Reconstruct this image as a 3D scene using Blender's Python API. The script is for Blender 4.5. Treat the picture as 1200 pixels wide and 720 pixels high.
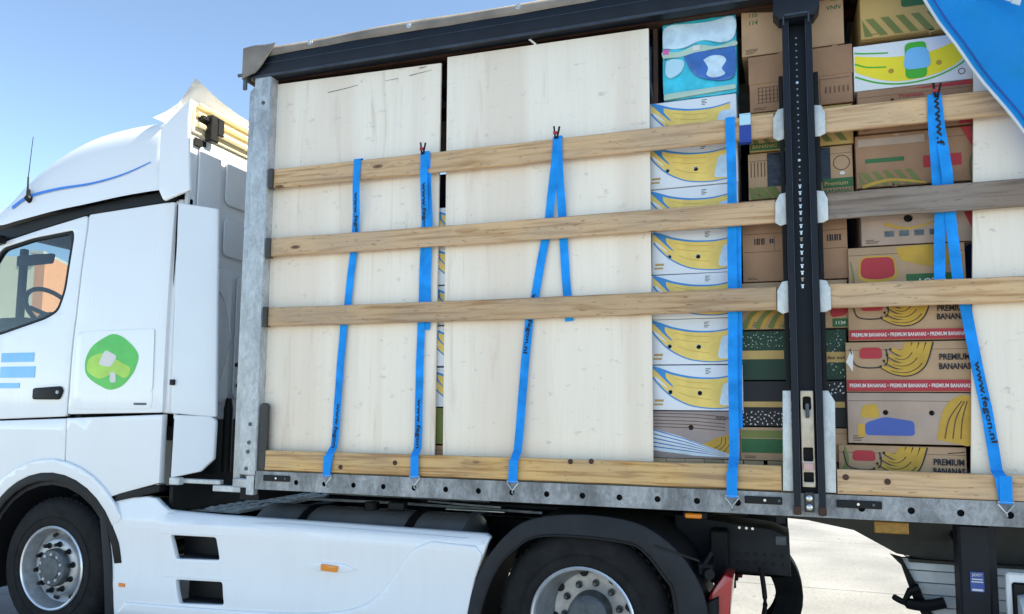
import bpy, bmesh, math, random
from mathutils import Vector, Matrix
rnd = random.Random(7)
sc = bpy.context.scene
for o in list(bpy.data.objects): bpy.data.objects.remove(o)
R_ = math.radians

# ------------------------------------------------------------------ camera
def view_axes(pan, pitch, roll):
    fw = Vector((math.sin(pan)*math.cos(pitch), math.cos(pan)*math.cos(pitch), math.sin(pitch)))
    r = Vector((math.cos(pan), -math.sin(pan), 0)); u = r.cross(fw)
    return math.cos(roll)*r + math.sin(roll)*u, -math.sin(roll)*r + math.cos(roll)*u, fw
rx, ux, fx = view_axes(R_(-19.14), R_(5.574), R_(0.535))
cam_d = bpy.data.cameras.new('camera'); cam = bpy.data.objects.new('camera', cam_d)
sc.collection.objects.link(cam); sc.camera = cam
cam_d.sensor_fit = 'HORIZONTAL'; cam_d.sensor_width = 36.0; cam_d.lens = 27.0
cam_d.shift_y = 34.4/1200; cam_d.clip_start = 0.05; cam_d.clip_end = 3000
cam.matrix_world = Matrix(((rx.x, ux.x, -fx.x, 0), (rx.y, ux.y, -fx.y, -4.25), (rx.z, ux.z, -fx.z, 1.68), (0, 0, 0, 1)))

# ------------------------------------------------------------------ sky, sun, exposure
SUN_EL, SUN_AZ = R_(48), R_(79)      # azimuth from +y (beyond the lorry) towards +x (trailer tail)
w = bpy.data.worlds.new('World'); sc.world = w; w.use_nodes = True
nt = w.node_tree
sky = nt.nodes.new('ShaderNodeTexSky'); sky.sky_type = 'NISHITA'; sky.sun_disc = False
sky.sun_elevation = SUN_EL; sky.sun_rotation = SUN_AZ
sky.air_density = 0.8; sky.dust_density = 0.0; sky.ozone_density = 2.2; sky.altitude = 2000
bg = nt.nodes['Background']; bg.inputs['Strength'].default_value = 0.132
nt.links.new(sky.outputs[0], bg.inputs[0])
sun_d = bpy.data.lights.new('sun', 'SUN'); sun_d.energy = 4.9; sun_d.angle = R_(0.53); sun_d.color = (1, .95, .87)
sun = bpy.data.objects.new('sun', sun_d); sc.collection.objects.link(sun)
sd = Vector((math.sin(SUN_AZ)*math.cos(SUN_EL), math.cos(SUN_AZ)*math.cos(SUN_EL), math.sin(SUN_EL)))
sun.rotation_euler = sd.to_track_quat('Z', 'Y').to_euler(); sun.location = sd*40
sc.view_settings.view_transform = 'Standard'; sc.view_settings.look = 'None'
sc.view_settings.gamma = 1; sc.view_settings.exposure = 1.64; sc.view_settings.use_curve_mapping = False
sc.view_settings.use_white_balance = True; sc.view_settings.white_balance_temperature = 7650; sc.view_settings.white_balance_tint = 3

# ------------------------------------------------------------------ materials
def mat(name, col, rough=.5, metal=0., coat=0., var=.06, vscale=6., bump=0., bscale=60., spec=.5):
    m = bpy.data.materials.new(name); m.use_nodes = True
    n = m.node_tree.nodes; L = m.node_tree.links; b = n['Principled BSDF']
    b.inputs['Roughness'].default_value = rough; b.inputs['Metallic'].default_value = metal
    b.inputs['Coat Weight'].default_value = coat; b.inputs['Coat Roughness'].default_value = .06
    b.inputs['Specular IOR Level'].default_value = spec
    tc = n.new('ShaderNodeTexCoord')
    nz = n.new('ShaderNodeTexNoise'); nz.inputs['Scale'].default_value = vscale; nz.inputs['Detail'].default_value = 6
    L.new(tc.outputs['Object'], nz.inputs['Vector'])
    rp = n.new('ShaderNodeValToRGB'); rp.color_ramp.elements[0].position = .3; rp.color_ramp.elements[1].position = .7
    rp.color_ramp.elements[0].color = tuple(max(0, c*(1-var)) for c in col)+(1,)
    rp.color_ramp.elements[1].color = tuple(min(1, c*(1+var)) for c in col)+(1,)
    L.new(nz.outputs[0], rp.inputs[0]); L.new(rp.outputs[0], b.inputs['Base Color'])
    if bump:
        n2 = n.new('ShaderNodeTexNoise'); n2.inputs['Scale'].default_value = bscale; n2.inputs['Detail'].default_value = 4
        L.new(tc.outputs['Object'], n2.inputs['Vector'])
        bp = n.new('ShaderNodeBump'); bp.inputs['Strength'].default_value = bump; bp.inputs['Distance'].default_value = .004
        L.new(n2.outputs[0], bp.inputs['Height']); L.new(bp.outputs[0], b.inputs['Normal'])
    return m

def nodes(m): return m.node_tree.nodes, m.node_tree.links, m.node_tree.nodes['Principled BSDF']
def mapping(n, L, scale, rand=True):
    tc = n.new('ShaderNodeTexCoord'); mp = n.new('ShaderNodeMapping'); mp.inputs['Scale'].default_value = scale
    if rand:
        oi = n.new('ShaderNodeObjectInfo'); mu = n.new('ShaderNodeMath'); mu.operation = 'MULTIPLY'; mu.inputs[1].default_value = 37.0
        L.new(oi.outputs['Random'], mu.inputs[0]); ad = n.new('ShaderNodeVectorMath'); ad.operation = 'ADD'
        L.new(tc.outputs['Object'], ad.inputs[0]); L.new(mu.outputs[0], ad.inputs[1]); L.new(ad.outputs[0], mp.inputs[0])
    else: L.new(tc.outputs['Object'], mp.inputs[0])
    return mp
def ramp(n, L, src, stops):
    r = n.new('ShaderNodeValToRGB'); e = r.color_ramp.elements
    while len(e) < len(stops): e.new(.5)
    for i, (p, c) in enumerate(stops): e[i].position = p; e[i].color = tuple(c)+(1,)
    L.new(src, r.inputs[0]); return r
def mix(n, L, fac, a, b, mode='MIX'):
    x = n.new('ShaderNodeMix'); x.data_type = 'RGBA'; x.blend_type = mode
    for s, v in ((0, fac), (6, a), (7, b)):
        if hasattr(v, 'links') or hasattr(v, 'is_output'): L.new(v, x.inputs[s])
        else: x.inputs[s].default_value = v if not isinstance(v, tuple) else tuple(v)+(1,)
    return x.outputs[2]

def wood(name, light, dark, knot, along='x', weather=.3):
    m = bpy.data.materials.new(name); m.use_nodes = True; n, L, b = nodes(m)
    b.inputs['Roughness'].default_value = .75
    s = (1.6, 30, 30) if along == 'x' else (30, 30, 1.2)
    mp = mapping(n, L, s)
    # knots push the grain lines aside
    mk = mapping(n, L, (2.6, 0.01, 7.5) if along == 'x' else (7.5, .01, 2.6))
    vo = n.new('ShaderNodeTexVoronoi'); vo.inputs['Scale'].default_value = 1.0; L.new(mk.outputs[0], vo.inputs['Vector'])
    kd = ramp(n, L, vo.outputs['Distance'], [(0, (1, 1, 1)), (.075, (.8, .8, .8)), (.11, (.12, .12, .12)), (.3, (0, 0, 0))])
    ds = n.new('ShaderNodeVectorMath'); ds.operation = 'SCALE'; ds.inputs['Scale'].default_value = 2.2
    L.new(kd.outputs[0], ds.inputs[0]); ad = n.new('ShaderNodeVectorMath'); ad.operation = 'ADD'
    L.new(mp.outputs[0], ad.inputs[0]); L.new(ds.outputs[0], ad.inputs[1])
    g = n.new('ShaderNodeTexNoise'); g.inputs['Scale'].default_value = 1.3; g.inputs['Detail'].default_value = 7; g.inputs['Distortion'].default_value = .6
    L.new(ad.outputs[0], g.inputs['Vector'])
    gr = ramp(n, L, g.outputs[0], [(.34, dark), (.44, tuple((x+y)/2 for x, y in zip(light, dark))), (.52, light), (.62, tuple(c*1.06 for c in light)), (.72, tuple(c*.78 for c in light))])
    mb = mapping(n, L, (1.1, 1.1, 2.5)); nb = n.new('ShaderNodeTexNoise'); nb.inputs['Scale'].default_value = 1.5; nb.inputs['Detail'].default_value = 5
    L.new(mb.outputs[0], nb.inputs['Vector'])
    wr = ramp(n, L, nb.outputs[0], [(.42, (0, 0, 0)), (.62, (weather,)*3)])
    c1 = mix(n, L, wr.outputs[0], gr.outputs[0], (.30, .27, .25))
    c2 = mix(n, L, kd.outputs[0], c1, knot)
    # small dark dents and scratches
    ms = mapping(n, L, (9, 9, 40)); ns = n.new('ShaderNodeTexNoise'); ns.inputs['Scale'].default_value = 2.2; ns.inputs['Detail'].default_value = 3
    L.new(ms.outputs[0], ns.inputs['Vector'])
    sr = ramp(n, L, ns.outputs[0], [(.64, (0, 0, 0)), (.70, (.6, .6, .6))])
    c3 = mix(n, L, sr.outputs[0], c2, (.16, .11, .08))
    oi_ = n.new('ShaderNodeObjectInfo'); tr = ramp(n, L, oi_.outputs['Random'], [(0, (.80, .78, .76)), (.5, (1, .98, .95)), (1, (1.08, 1.02, .94))])
    c3 = mix(n, L, 1.0, c3, tr.outputs[0], 'MULTIPLY'); L.new(c3, b.inputs['Base Color'])
    bp = n.new('ShaderNodeBump'); bp.inputs['Strength'].default_value = .35; bp.inputs['Distance'].default_value = .003
    L.new(g.outputs[0], bp.inputs['Height']); L.new(bp.outputs[0], b.inputs['Normal'])
    return m

def galv(name, c1, c2, rough=.5, metal=.7, dirt=.4, sc_=(26, 26, 14)):
    m = bpy.data.materials.new(name); m.use_nodes = True; n, L, b = nodes(m)
    b.inputs['Metallic'].default_value = metal; b.inputs['Roughness'].default_value = rough
    mp = mapping(n, L, sc_)
    wn = n.new('ShaderNodeTexNoise'); wn.inputs['Scale'].default_value = 1.2; wn.inputs['Detail'].default_value = 5; L.new(mp.outputs[0], wn.inputs['Vector'])
    ws = n.new('ShaderNodeVectorMath'); ws.operation = 'SCALE'; ws.inputs['Scale'].default_value = 1.6; L.new(wn.outputs['Color'], ws.inputs[0])
    wa = n.new('ShaderNodeVectorMath'); wa.operation = 'ADD'; L.new(mp.outputs[0], wa.inputs[0]); L.new(ws.outputs[0], wa.inputs[1])
    vo = n.new('ShaderNodeTexVoronoi'); L.new(wa.outputs[0], vo.inputs['Vector']); vo.inputs['Scale'].default_value = 2.2
    r1 = ramp(n, L, vo.outputs['Color'], [(.0, tuple(x*.6+y*.4 for x, y in zip(c1, c2))), (1, tuple(x*.35+y*.65 for x, y in zip(c1, c2)))])
    m1 = mapping(n, L, (9, 9, 5)); n1 = n.new('ShaderNodeTexNoise'); n1.inputs['Scale'].default_value = 3; n1.inputs['Detail'].default_value = 10; n1.inputs['Roughness'].default_value = .72; n1.inputs['Distortion'].default_value = 1.2
    L.new(m1.outputs[0], n1.inputs['Vector']); rs_ = ramp(n, L, n1.outputs[0], [(.38, c1), (.5, tuple((x+y)/2 for x, y in zip(c1, c2))), (.62, c2)])
    base = mix(n, L, .5, r1.outputs[0], rs_.outputs[0])
    m2 = mapping(n, L, (2.5, 2.5, 1.2)); nz = n.new('ShaderNodeTexNoise'); nz.inputs['Scale'].default_value = 2; nz.inputs['Detail'].default_value = 8; nz.inputs['Roughness'].default_value = .7
    L.new(m2.outputs[0], nz.inputs['Vector'])
    dr = ramp(n, L, nz.outputs[0], [(.44, (0, 0, 0)), (.62, (dirt,)*3)])
    c = mix(n, L, dr.outputs[0], base, tuple(v*.35 for v in c1)); L.new(c, b.inputs['Base Color'])
    rr = n.new('ShaderNodeMapRange'); rr.inputs[3].default_value = rough-.1; rr.inputs[4].default_value = rough+.25
    L.new(n1.outputs[0], rr.inputs[0]); L.new(rr.outputs[0], b.inputs['Roughness'])
    return m

def plywood(name, a, d):
    m = bpy.data.materials.new(name); m.use_nodes = True; n, L, b = nodes(m)
    b.inputs['Roughness'].default_value = .6
    mp = mapping(n, L, (7, 7, .55)); g = n.new('ShaderNodeTexNoise'); g.inputs['Scale'].default_value = 1.6; g.inputs['Detail'].default_value = 8; g.inputs['Roughness'].default_value = .62; g.inputs['Distortion'].default_value = .8
    L.new(mp.outputs[0], g.inputs['Vector'])
    r = ramp(n, L, g.outputs[0], [(.24, d), (.42, a), (.60, tuple(min(1, c*1.02) for c in a)), (.9, tuple(c*.95 for c in a))])
    m2 = mapping(n, L, (26, 26, 1.1)); g2 = n.new('ShaderNodeTexNoise'); g2.inputs['Scale'].default_value = 1.5; g2.inputs['Detail'].default_value = 6; g2.inputs['Distortion'].default_value = 1.1
    L.new(m2.outputs[0], g2.inputs['Vector']); r2 = ramp(n, L, g2.outputs[0], [(.25, (.955, .945, .93)), (.55, (1, 1, 1))])
    c = mix(n, L, 1.0, r.outputs[0], r2.outputs[0], 'MULTIPLY')
    m3 = mapping(n, L, (5, 5, 8)); g3 = n.new('ShaderNodeTexNoise'); g3.inputs['Scale'].default_value = 2.4; g3.inputs['Detail'].default_value = 9; g3.inputs['Roughness'].default_value = .7
    L.new(m3.outputs[0], g3.inputs['Vector']); r3 = ramp(n, L, g3.outputs[0], [(.60, (0, 0, 0)), (.67, (.42, .42, .42))])
    c = mix(n, L, r3.outputs[0], c, (.36, .33, .31))
    # broad vertical stains (warm heartwood bands)
    m4 = mapping(n, L, (2.2, 2.2, .12)); g4 = n.new('ShaderNodeTexNoise'); g4.inputs['Scale'].default_value = 1.3; g4.inputs['Detail'].default_value = 2
    L.new(m4.outputs[0], g4.inputs['Vector']); r4 = ramp(n, L, g4.outputs[0], [(.50, (0, 0, 0)), (.62, (.42, .42, .42))])
    c = mix(n, L, r4.outputs[0], c, (.74, .58, .45))
    L.new(c, b.inputs['Base Color'])
    bp = n.new('ShaderNodeBump'); bp.inputs['Strength'].default_value = .15; bp.inputs['Distance'].default_value = .002
    L.new(g2.outputs[0], bp.inputs['Height']); L.new(bp.outputs[0], b.inputs['Normal'])
    return m

def glass(name, tint, rough=.0, refl=.12):
    m = bpy.data.materials.new(name); m.use_nodes = True; n = m.node_tree.nodes; L = m.node_tree.links
    out = n['Material Output']; n.remove(n['Principled BSDF'])
    t = n.new('ShaderNodeBsdfTransparent'); t.inputs[0].default_value = tint+(1,)
    g = n.new('ShaderNodeBsdfGlossy'); g.inputs['Roughness'].default_value = .01
    lw = n.new('ShaderNodeLayerWeight'); lw.inputs[0].default_value = .5
    pw = n.new('ShaderNodeMath'); pw.operation = 'POWER'; pw.inputs[1].default_value = 4; L.new(lw.outputs['Facing'], pw.inputs[0])
    fr = n.new('ShaderNodeMath'); fr.operation = 'MULTIPLY_ADD'; fr.inputs[1].default_value = .7; fr.inputs[2].default_value = .05; L.new(pw.outputs[0], fr.inputs[0])
    mx = n.new('ShaderNodeMixShader'); L.new(fr.outputs[0], mx.inputs[0]); L.new(t.outputs[0], mx.inputs[1]); L.new(g.outputs[0], mx.inputs[2])
    L.new(mx.outputs[0], out.inputs[0]); return m

M = {}
def paint(name, col, rough, coat, grime):
    m = mat(name, col, rough, coat=coat, var=.015, vscale=2); n, L, b = nodes(m); old = b.inputs['Base Color'].links[0].from_socket
    mp = mapping(n, L, (16, 16, 1.6), False); a = n.new('ShaderNodeTexNoise'); a.inputs['Scale'].default_value = 1.4; a.inputs['Detail'].default_value = 8; a.inputs['Roughness'].default_value = .65; L.new(mp.outputs[0], a.inputs['Vector'])
    r = ramp(n, L, a.outputs[0], [(.46, (0, 0, 0)), (.66, (grime,)*3)]); c = mix(n, L, r.outputs[0], old, (.42, .40, .37))
    m2 = mapping(n, L, (3, 3, 3), False); d = n.new('ShaderNodeTexNoise'); d.inputs['Scale'].default_value = 22; d.inputs['Detail'].default_value = 3; L.new(m2.outputs[0], d.inputs['Vector'])
    r2 = ramp(n, L, d.outputs[0], [(.70, (0, 0, 0)), (.73, (grime*2,)*3)]); c = mix(n, L, r2.outputs[0], c, (.25, .22, .19))
    L.new(c, b.inputs['Base Color'])
    mr = n.new('ShaderNodeMapRange'); mr.inputs[3].default_value = rough-.08; mr.inputs[4].default_value = rough+.2; L.new(a.outputs[0], mr.inputs[0]); L.new(mr.outputs[0], b.inputs['Roughness'])
    return m
M['white'] = paint('white_paint', (.82, .825, .83), .26, .8, .02)
M['skirt'] = paint('skirt_paint', (.85, .855, .86), .32, .6, .035)
M['flap'] = mat('shaded_white_paint', (.72, .75, .78), .42, coat=.3, var=.03, vscale=2)  # white paint with blue-grey shade mixed in, for deflectors and rear wall
M['black'] = mat('black_plastic', (.007, .0075, .009), .55, spec=.3, var=.2, bump=.1, bscale=400)
M['fender'] = mat('fender_plastic', (.017, .019, .023), .6, spec=.3, var=.25, vscale=9, bump=.15, bscale=500)
M['rubber'] = mat('tyre_rubber', (.013, .013, .014), .8, spec=.25, var=.35, vscale=14, bump=.25, bscale=120)
M['rim'] = mat('rim_steel', (.44, .45, .46), .38, metal=.55, var=.18, vscale=18)
M['rimlip'] = mat('rim_lip', (.78, .79, .8), .28, metal=.6, var=.1, vscale=18)
M['hub'] = mat('hub_steel', (.10, .115, .125), .55, metal=.4, var=.3, vscale=20)
M['navy'] = mat('navy_metal', (.007, .010, .017), .5, metal=.0, spec=.3, var=.25, vscale=8)
M['navyedge'] = mat('navy_pale', (.035, .045, .062), .42, metal=.2, var=.3, vscale=14)  # paler navy, also used for the painted flange highlights
M['chassis'] = mat('chassis_black', (.006, .0065, .008), .6, spec=.25, var=.3, vscale=10, bump=.2)
M['chassisgrey'] = mat('chassis_olive', (.045, .042, .036), .6, var=.3, vscale=7)
M['tank'] = mat('tank_grey', (.17, .18, .195), .42, metal=.1, var=.2, vscale=5)
M['alu'] = mat('ribbed_aluminium', (.80, .81, .82), .5, metal=.0, var=.12, vscale=9, bump=.2, bscale=80)
M['steel'] = mat('bright_steel', (.72, .72, .68), .3, metal=.9, var=.1)
M['greyalu'] = mat('grey_aluminium', (.44, .47, .50), .45, metal=.4, var=.3, vscale=12)
M['galv'] = galv('galvanised', (.30, .32, .34), (.68, .70, .70), .45, .5, .35, (30, 30, 10))
M['rail'] = galv('galvanised_dark', (.17, .175, .18), (.52, .53, .535), .5, .3, .6, (12, 12, 22))
M['plate'] = galv('galvanised_light', (.50, .53, .52), (.80, .82, .80), .5, .25, .4)
M['tarpedge'] = mat('tarp_taupe', (.215, .185, .16), .7, var=.3, vscale=5, bump=.35, bscale=45)
M['roofsheet'] = mat('roof_sheet', (.55, .53, .5), .7, var=.1)
M['plank'] = wood('pine_plank', (.68, .45, .255), (.45, .255, .115), (.11, .05, .025))
M['plankgrey'] = wood('weathered_plank', (.25, .19, .15), (.14, .10, .078), (.09, .06, .045), weather=.6)
M['kick'] = wood('kick_board', (.68, .43, .18), (.40, .20, .06), (.10, .05, .03))
M['ply'] = plywood('poplar_plywood', (.92, .81, .675), (.70, .55, .41))
M['blue'] = mat('strap_blue', (.0, .29, .80), .7, spec=.15, var=.24, vscale=9, bump=.3, bscale=700)
M['bluedark'] = mat('strap_dark_blue', (.01, .05, .30), .6, var=.1)  # dark blue of the slat band and the curtain seam
M['bluepale'] = mat('tape_pale_blue', (.45, .72, .85), .5, var=.05)
M['curtain'] = mat('curtain_blue', (.0, .42, .90), .4, spec=.3, var=.07, vscale=3, bump=.12, bscale=25)
M['hem'] = mat('curtain_hem', (.60, .66, .70), .6, var=.1)
M['ink'] = mat('ink', (.012, .012, .02), .7, var=.1)
M['brownink'] = mat('brown_ink', (.10, .055, .035), .8, var=.15)
M['cardboard'] = mat('cardboard', (.34, .19, .11), .85, var=.16, vscale=4, bump=.3, bscale=90)
M['cardboard2'] = mat('cardboard_pale', (.44, .28, .165), .85, var=.16, vscale=4, bump=.3, bscale=90)
M['cardboard3'] = mat('cardboard_grey', (.41, .30, .235), .85, var=.16, vscale=4, bump=.3, bscale=90)
M['cwhite'] = mat('white_carton', (.76, .79, .83), .55, var=.03, vscale=5)
M['yellow'] = mat('yellow_print', (.84, .60, .16), .6, var=.10, vscale=14)
M['yellow2'] = mat('bright_yellow_print', (.88, .72, .03), .55, var=.05, vscale=6)
M['mustard'] = mat('mustard_print', (.52, .31, .05), .8, var=.12, vscale=14)
M['pblue'] = mat('blue_print', (.03, .26, .62), .6, var=.08)
M['pblue2'] = mat('deep_blue_print', (.05, .10, .36), .6, var=.1)
M['pgreen'] = mat('green_print', (.035, .13, .05), .8, var=.12)
M['pgreen2'] = mat('vivid_green_print', (.05, .42, .03), .6, var=.08)
M['olive'] = mat('olive_print', (.17, .19, .055), .8, var=.15)
M['tan'] = mat('tan_print', (.50, .33, .12), .8, var=.1)
M['red'] = mat('red_print', (.42, .035, .045), .75, var=.08)
M['dgreen'] = mat('dark_green_print', (.018, .05, .032), .75, var=.15)
M['pblack'] = mat('black_print', (.018, .018, .02), .75, var=.15)
M['pwhite'] = mat('white_print', (.72, .70, .66), .7, var=.05)
M['mauve'] = mat('mauve_card', (.34, .27, .25), .8, var=.1, vscale=8)
M['bag'] = mat('black_bag', (.008, .009, .014), .28, var=.3, vscale=9, bump=.9, bscale=18)
M['bagblue'] = mat('dark_blue_bag', (.01, .018, .05), .28, var=.3, vscale=9, bump=.9, bscale=18)
M['rust'] = mat('dark_primer', (.055, .022, .012), .7, var=.35, vscale=9)
M['cyan'] = mat('film_cyan', (.02, .55, .72), .25, coat=.4, var=.2, vscale=12, bump=.8, bscale=22)
M['film'] = mat('film_light', (.55, .72, .88), .25, coat=.4, var=.2, vscale=12, bump=.8, bscale=22)
M['filmblue'] = mat('film_blue', (.03, .14, .45), .25, coat=.4, var=.2, vscale=12, bump=.8, bscale=22)
M['filmgreen'] = mat('film_pale_green', (.45, .62, .52), .3, coat=.4, var=.1)
M['pink'] = mat('pink_print', (.7, .12, .40), .4, var=.05)
M['amber'] = mat('amber_lens', (.85, .25, .01), .25, coat=.5, var=.05)
M['amberdull'] = mat('amber_reflector', (.34, .17, .02), .35, var=.25, vscale=40)
M['scrapegrey'] = mat('scrape_grey', (.17, .155, .14), .8, var=.5, vscale=60)
M['redlens'] = mat('red_lens', (.45, .01, .015), .2, coat=.7, var=.1)
M['cream'] = mat('cream_plastic', (.80, .70, .48), .5, var=.05)
M['glass'] = glass('window_glass', (.56, .62, .62))
M['interior'] = mat('cab_interior', (.03, .03, .032), .8, var=.2)
M['liner'] = mat('cab_liner', (.06, .06, .062), .8, var=.1)
M['decalblue'] = mat('decal_blue', (.16, .50, .85), .4, coat=.4, var=.08)
M['decalgreen'] = mat('decal_green', (.035, .50, .045), .4, coat=.4, var=.12, vscale=12)
M['decallime'] = mat('decal_lime', (.36, .64, .04), .4, coat=.4, var=.12, vscale=12)
M['swoosh'] = mat('swoosh_blue', (.02, .22, .72), .35, coat=.4, var=.04)
M['orangewall'] = mat('orange_render', (.75, .33, .17), .85, var=.05)
M['yellowwall'] = mat('yellow_render', (.80, .60, .30), .85, var=.05)
M['creamwall'] = mat('cream_render', (.72, .67, .52), .85, var=.05)
M['tealwall'] = mat('teal_render', (.30, .48, .46), .85, var=.05)
M['pallet'] = wood('pallet_wood', (.45, .33, .2), (.3, .2, .11), (.1, .05, .03))
M['brass'] = mat('worn_bracket', (.62, .52, .40), .5, metal=.3, var=.2, vscale=15)
M['pinkpaint'] = mat('faded_red_paint', (.68, .42, .38), .6, var=.1)
def concrete():
    m = bpy.data.materials.new('concrete'); m.use_nodes = True; n, L, b = nodes(m); b.inputs['Roughness'].default_value = .85
    tc = n.new('ShaderNodeTexCoord'); geo = n.new('ShaderNodeNewGeometry')
    a = n.new('ShaderNodeTexNoise'); a.inputs['Scale'].default_value = .7; a.inputs['Detail'].default_value = 8; L.new(geo.outputs['Position'], a.inputs['Vector'])
    r = ramp(n, L, a.outputs[0], [(.38, (.165, .169, .178)), (.62, (.245, .249, .258))])
    f = n.new('ShaderNodeTexNoise'); f.inputs['Scale'].default_value = 28; f.inputs['Detail'].default_value = 8; f.inputs['Roughness'].default_value = .75; L.new(geo.outputs['Position'], f.inputs['Vector'])
    r2 = ramp(n, L, f.outputs[0], [(.3, (.62, .62, .62)), (.5, (1, 1, 1)), (.68, (1.12, 1.12, 1.12))])
    c = mix(n, L, 1.0, r.outputs[0], r2.outputs[0], 'MULTIPLY')
    sp_n = n.new('ShaderNodeTexNoise'); sp_n.inputs['Scale'].default_value = 9; sp_n.inputs['Detail'].default_value = 3; L.new(geo.outputs['Position'], sp_n.inputs['Vector'])
    sr_ = ramp(n, L, sp_n.outputs[0], [(.70, (0, 0, 0)), (.74, (.8, .8, .8))]); c = mix(n, L, sr_.outputs[0], c, (.06, .06, .06)); L.new(c, b.inputs['Base Color'])
    bp = n.new('ShaderNodeBump'); bp.inputs['Strength'].default_value = .4; bp.inputs['Distance'].default_value = .006; L.new(f.outputs[0], bp.inputs['Height']); L.new(bp.outputs[0], b.inputs['Normal'])
    return m
M['concrete'] = concrete()

# ------------------------------------------------------------------ mesh helpers (all in world metres)
ORG = {}
def link(o): sc.collection.objects.link(o); return o
def thing(name, label, cat, loc, group=None):
    o = link(bpy.data.objects.new(name, None)); o.location = loc; o.empty_display_size = .1
    o['label'] = label; o['category'] = cat
    if group: o['group'] = group
    ORG[o.name] = Vector(loc); return o
def part(name, me, m, parent, label=None):
    org = ORG[parent.name]; me.transform(Matrix.Translation(-org))
    me.materials.clear(); me.materials.append(M[m]); me.name = name
    o = link(bpy.data.objects.new(name, me)); o.parent = parent; ORG[o.name] = org
    if label: o['label'] = label
    return o
def single(name, me, m, label, cat, group=None, kind=None):
    xs = [v.co for v in me.vertices]
    lo = Vector((min(v.x for v in xs), min(v.y for v in xs), min(v.z for v in xs))); hi = Vector((max(v.x for v in xs), max(v.y for v in xs), max(v.z for v in xs)))
    org = Vector(((lo.x+hi.x)/2, (lo.y+hi.y)/2, lo.z)); me.transform(Matrix.Translation(-org))
    me.materials.clear(); me.materials.append(M[m]); me.name = name
    o = link(bpy.data.objects.new(name, me)); o.location = org; ORG[o.name] = org
    if label: o['label'] = label; o['category'] = cat
    if group: o['group'] = group
    if kind: o['kind'] = kind
    return o
def tomesh(bm, smooth=None):
    me = bpy.data.meshes.new('m'); bmesh.ops.recalc_face_normals(bm, faces=bm.faces); bm.to_mesh(me); bm.free()
    if smooth: shade(me, smooth)
    return me
def shade(me, ang=40):
    for p in me.polygons: p.use_smooth = True
    me.set_sharp_from_angle(angle=R_(ang)); return me
def box(x0, x1, y0, y1, z0, z1, bev=0., seg=1):
    bm = bmesh.new(); bmesh.ops.create_cube(bm, size=1)
    for v in bm.verts: v.co = Vector(((x0+x1)/2+v.co.x*(x1-x0), (y0+y1)/2+v.co.y*(y1-y0), (z0+z1)/2+v.co.z*(z1-z0)))
    if bev: bmesh.ops.bevel(bm, geom=list(bm.edges), offset=bev, segments=seg, affect='EDGES', profile=.5)
    return tomesh(bm)
def join(*ms):
    bm = bmesh.new()
    for me in ms: bm.from_mesh(me); bpy.data.meshes.remove(me)
    out = bpy.data.meshes.new('m'); bm.to_mesh(out); bm.free(); return out
def plate(loops, y0, y1, bev=0., cut=0, fn=None, smooth=35):
    """flat plate in the xz plane between y0 and y1, first loop outline, others holes"""
    cu = bpy.data.curves.new('c', 'CURVE'); cu.dimensions = '2D'; cu.fill_mode = 'BOTH'
    th = abs(y1-y0); cu.extrude = max(0, th/2-bev); cu.bevel_depth = bev; cu.offset = -bev; cu.bevel_resolution = 1
    for lp in loops:
        s = cu.splines.new('POLY'); s.points.add(len(lp)-1); s.use_cyclic_u = True
        for p, q in zip(s.points, lp): p.co = (q[0], q[1], 0, 1)
    ob = bpy.data.objects.new('c', cu); me = bpy.data.meshes.new_from_object(ob)
    bpy.data.objects.remove(ob); bpy.data.curves.remove(cu)
    ym = (y0+y1)/2
    for v in me.vertices: v.co = Vector((v.co.x, ym-v.co.z, v.co.y))
    bm = bmesh.new(); bm.from_mesh(me); bpy.data.meshes.remove(me)
    bmesh.ops.remove_doubles(bm, verts=bm.verts, dist=1e-5)
    if cut:
        for ax in (0, 2):
            lo = min(v.co[ax] for v in bm.verts); hi = max(v.co[ax] for v in bm.verts); k = math.floor(lo/cut)+1
            while k*cut < hi:
                co = Vector((0, 0, 0)); co[ax] = k*cut; no = Vector((0, 0, 0)); no[ax] = 1
                bmesh.ops.bisect_plane(bm, geom=list(bm.verts)+list(bm.edges)+list(bm.faces), plane_co=co, plane_no=no); k += 1
    if fn:
        for v in bm.verts: v.co = fn(v.co)
    return tomesh(bm, smooth)
def decal(loops, y):
    bmf = plate(loops, y, y); return bmf
def circ(cx, cz, r, n=14, sx=1.): return [(cx+sx*r*math.cos(2*math.pi*i/n), cz+r*math.sin(2*math.pi*i/n)) for i in range(n)]
def rrect(x0, x1, z0, z1, r, n=4):
    out = []
    for cx, cz, a in ((x1-r, z1-r, 0), (x0+r, z1-r, 90), (x0+r, z0+r, 180), (x1-r, z0+r, 270)):
        for i in range(n+1): t = R_(a+90*i/n); out.append((cx+r*math.cos(t), cz+r*math.sin(t)))
    return out
def rounded(pts, r, n=4):
    out = []; N = len(pts)
    for i, p in enumerate(pts):
        a, b, c = Vector(pts[i-1]), Vector(p), Vector(pts[(i+1) % N])
        d1, d2 = (a-b), (c-b); k = min(r, d1.length*.45, d2.length*.45); p1, p2 = b+d1.normalized()*k, b+d2.normalized()*k
        for j in range(n+1):
            t = j/n; q = p1*(1-t)**2+b*2*t*(1-t)+p2*t*t; out.append((q.x, q.y))
    return out
def spline(pts, n=8):
    out = []; N = len(pts)
    for i in range(N-1):
        p0, p1, p2, p3 = (Vector(pts[max(0, i-1)]), Vector(pts[i]), Vector(pts[i+1]), Vector(pts[min(N-1, i+2)]))
        for j in range(n):
            t = j/n; q = .5*((2*p1)+(p2-p0)*t+(2*p0-5*p1+4*p2-p3)*t*t+(3*p1-p0-3*p2+p3)*t**3); out.append(tuple(q))
    out.append(tuple(pts[-1])); return out
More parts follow.
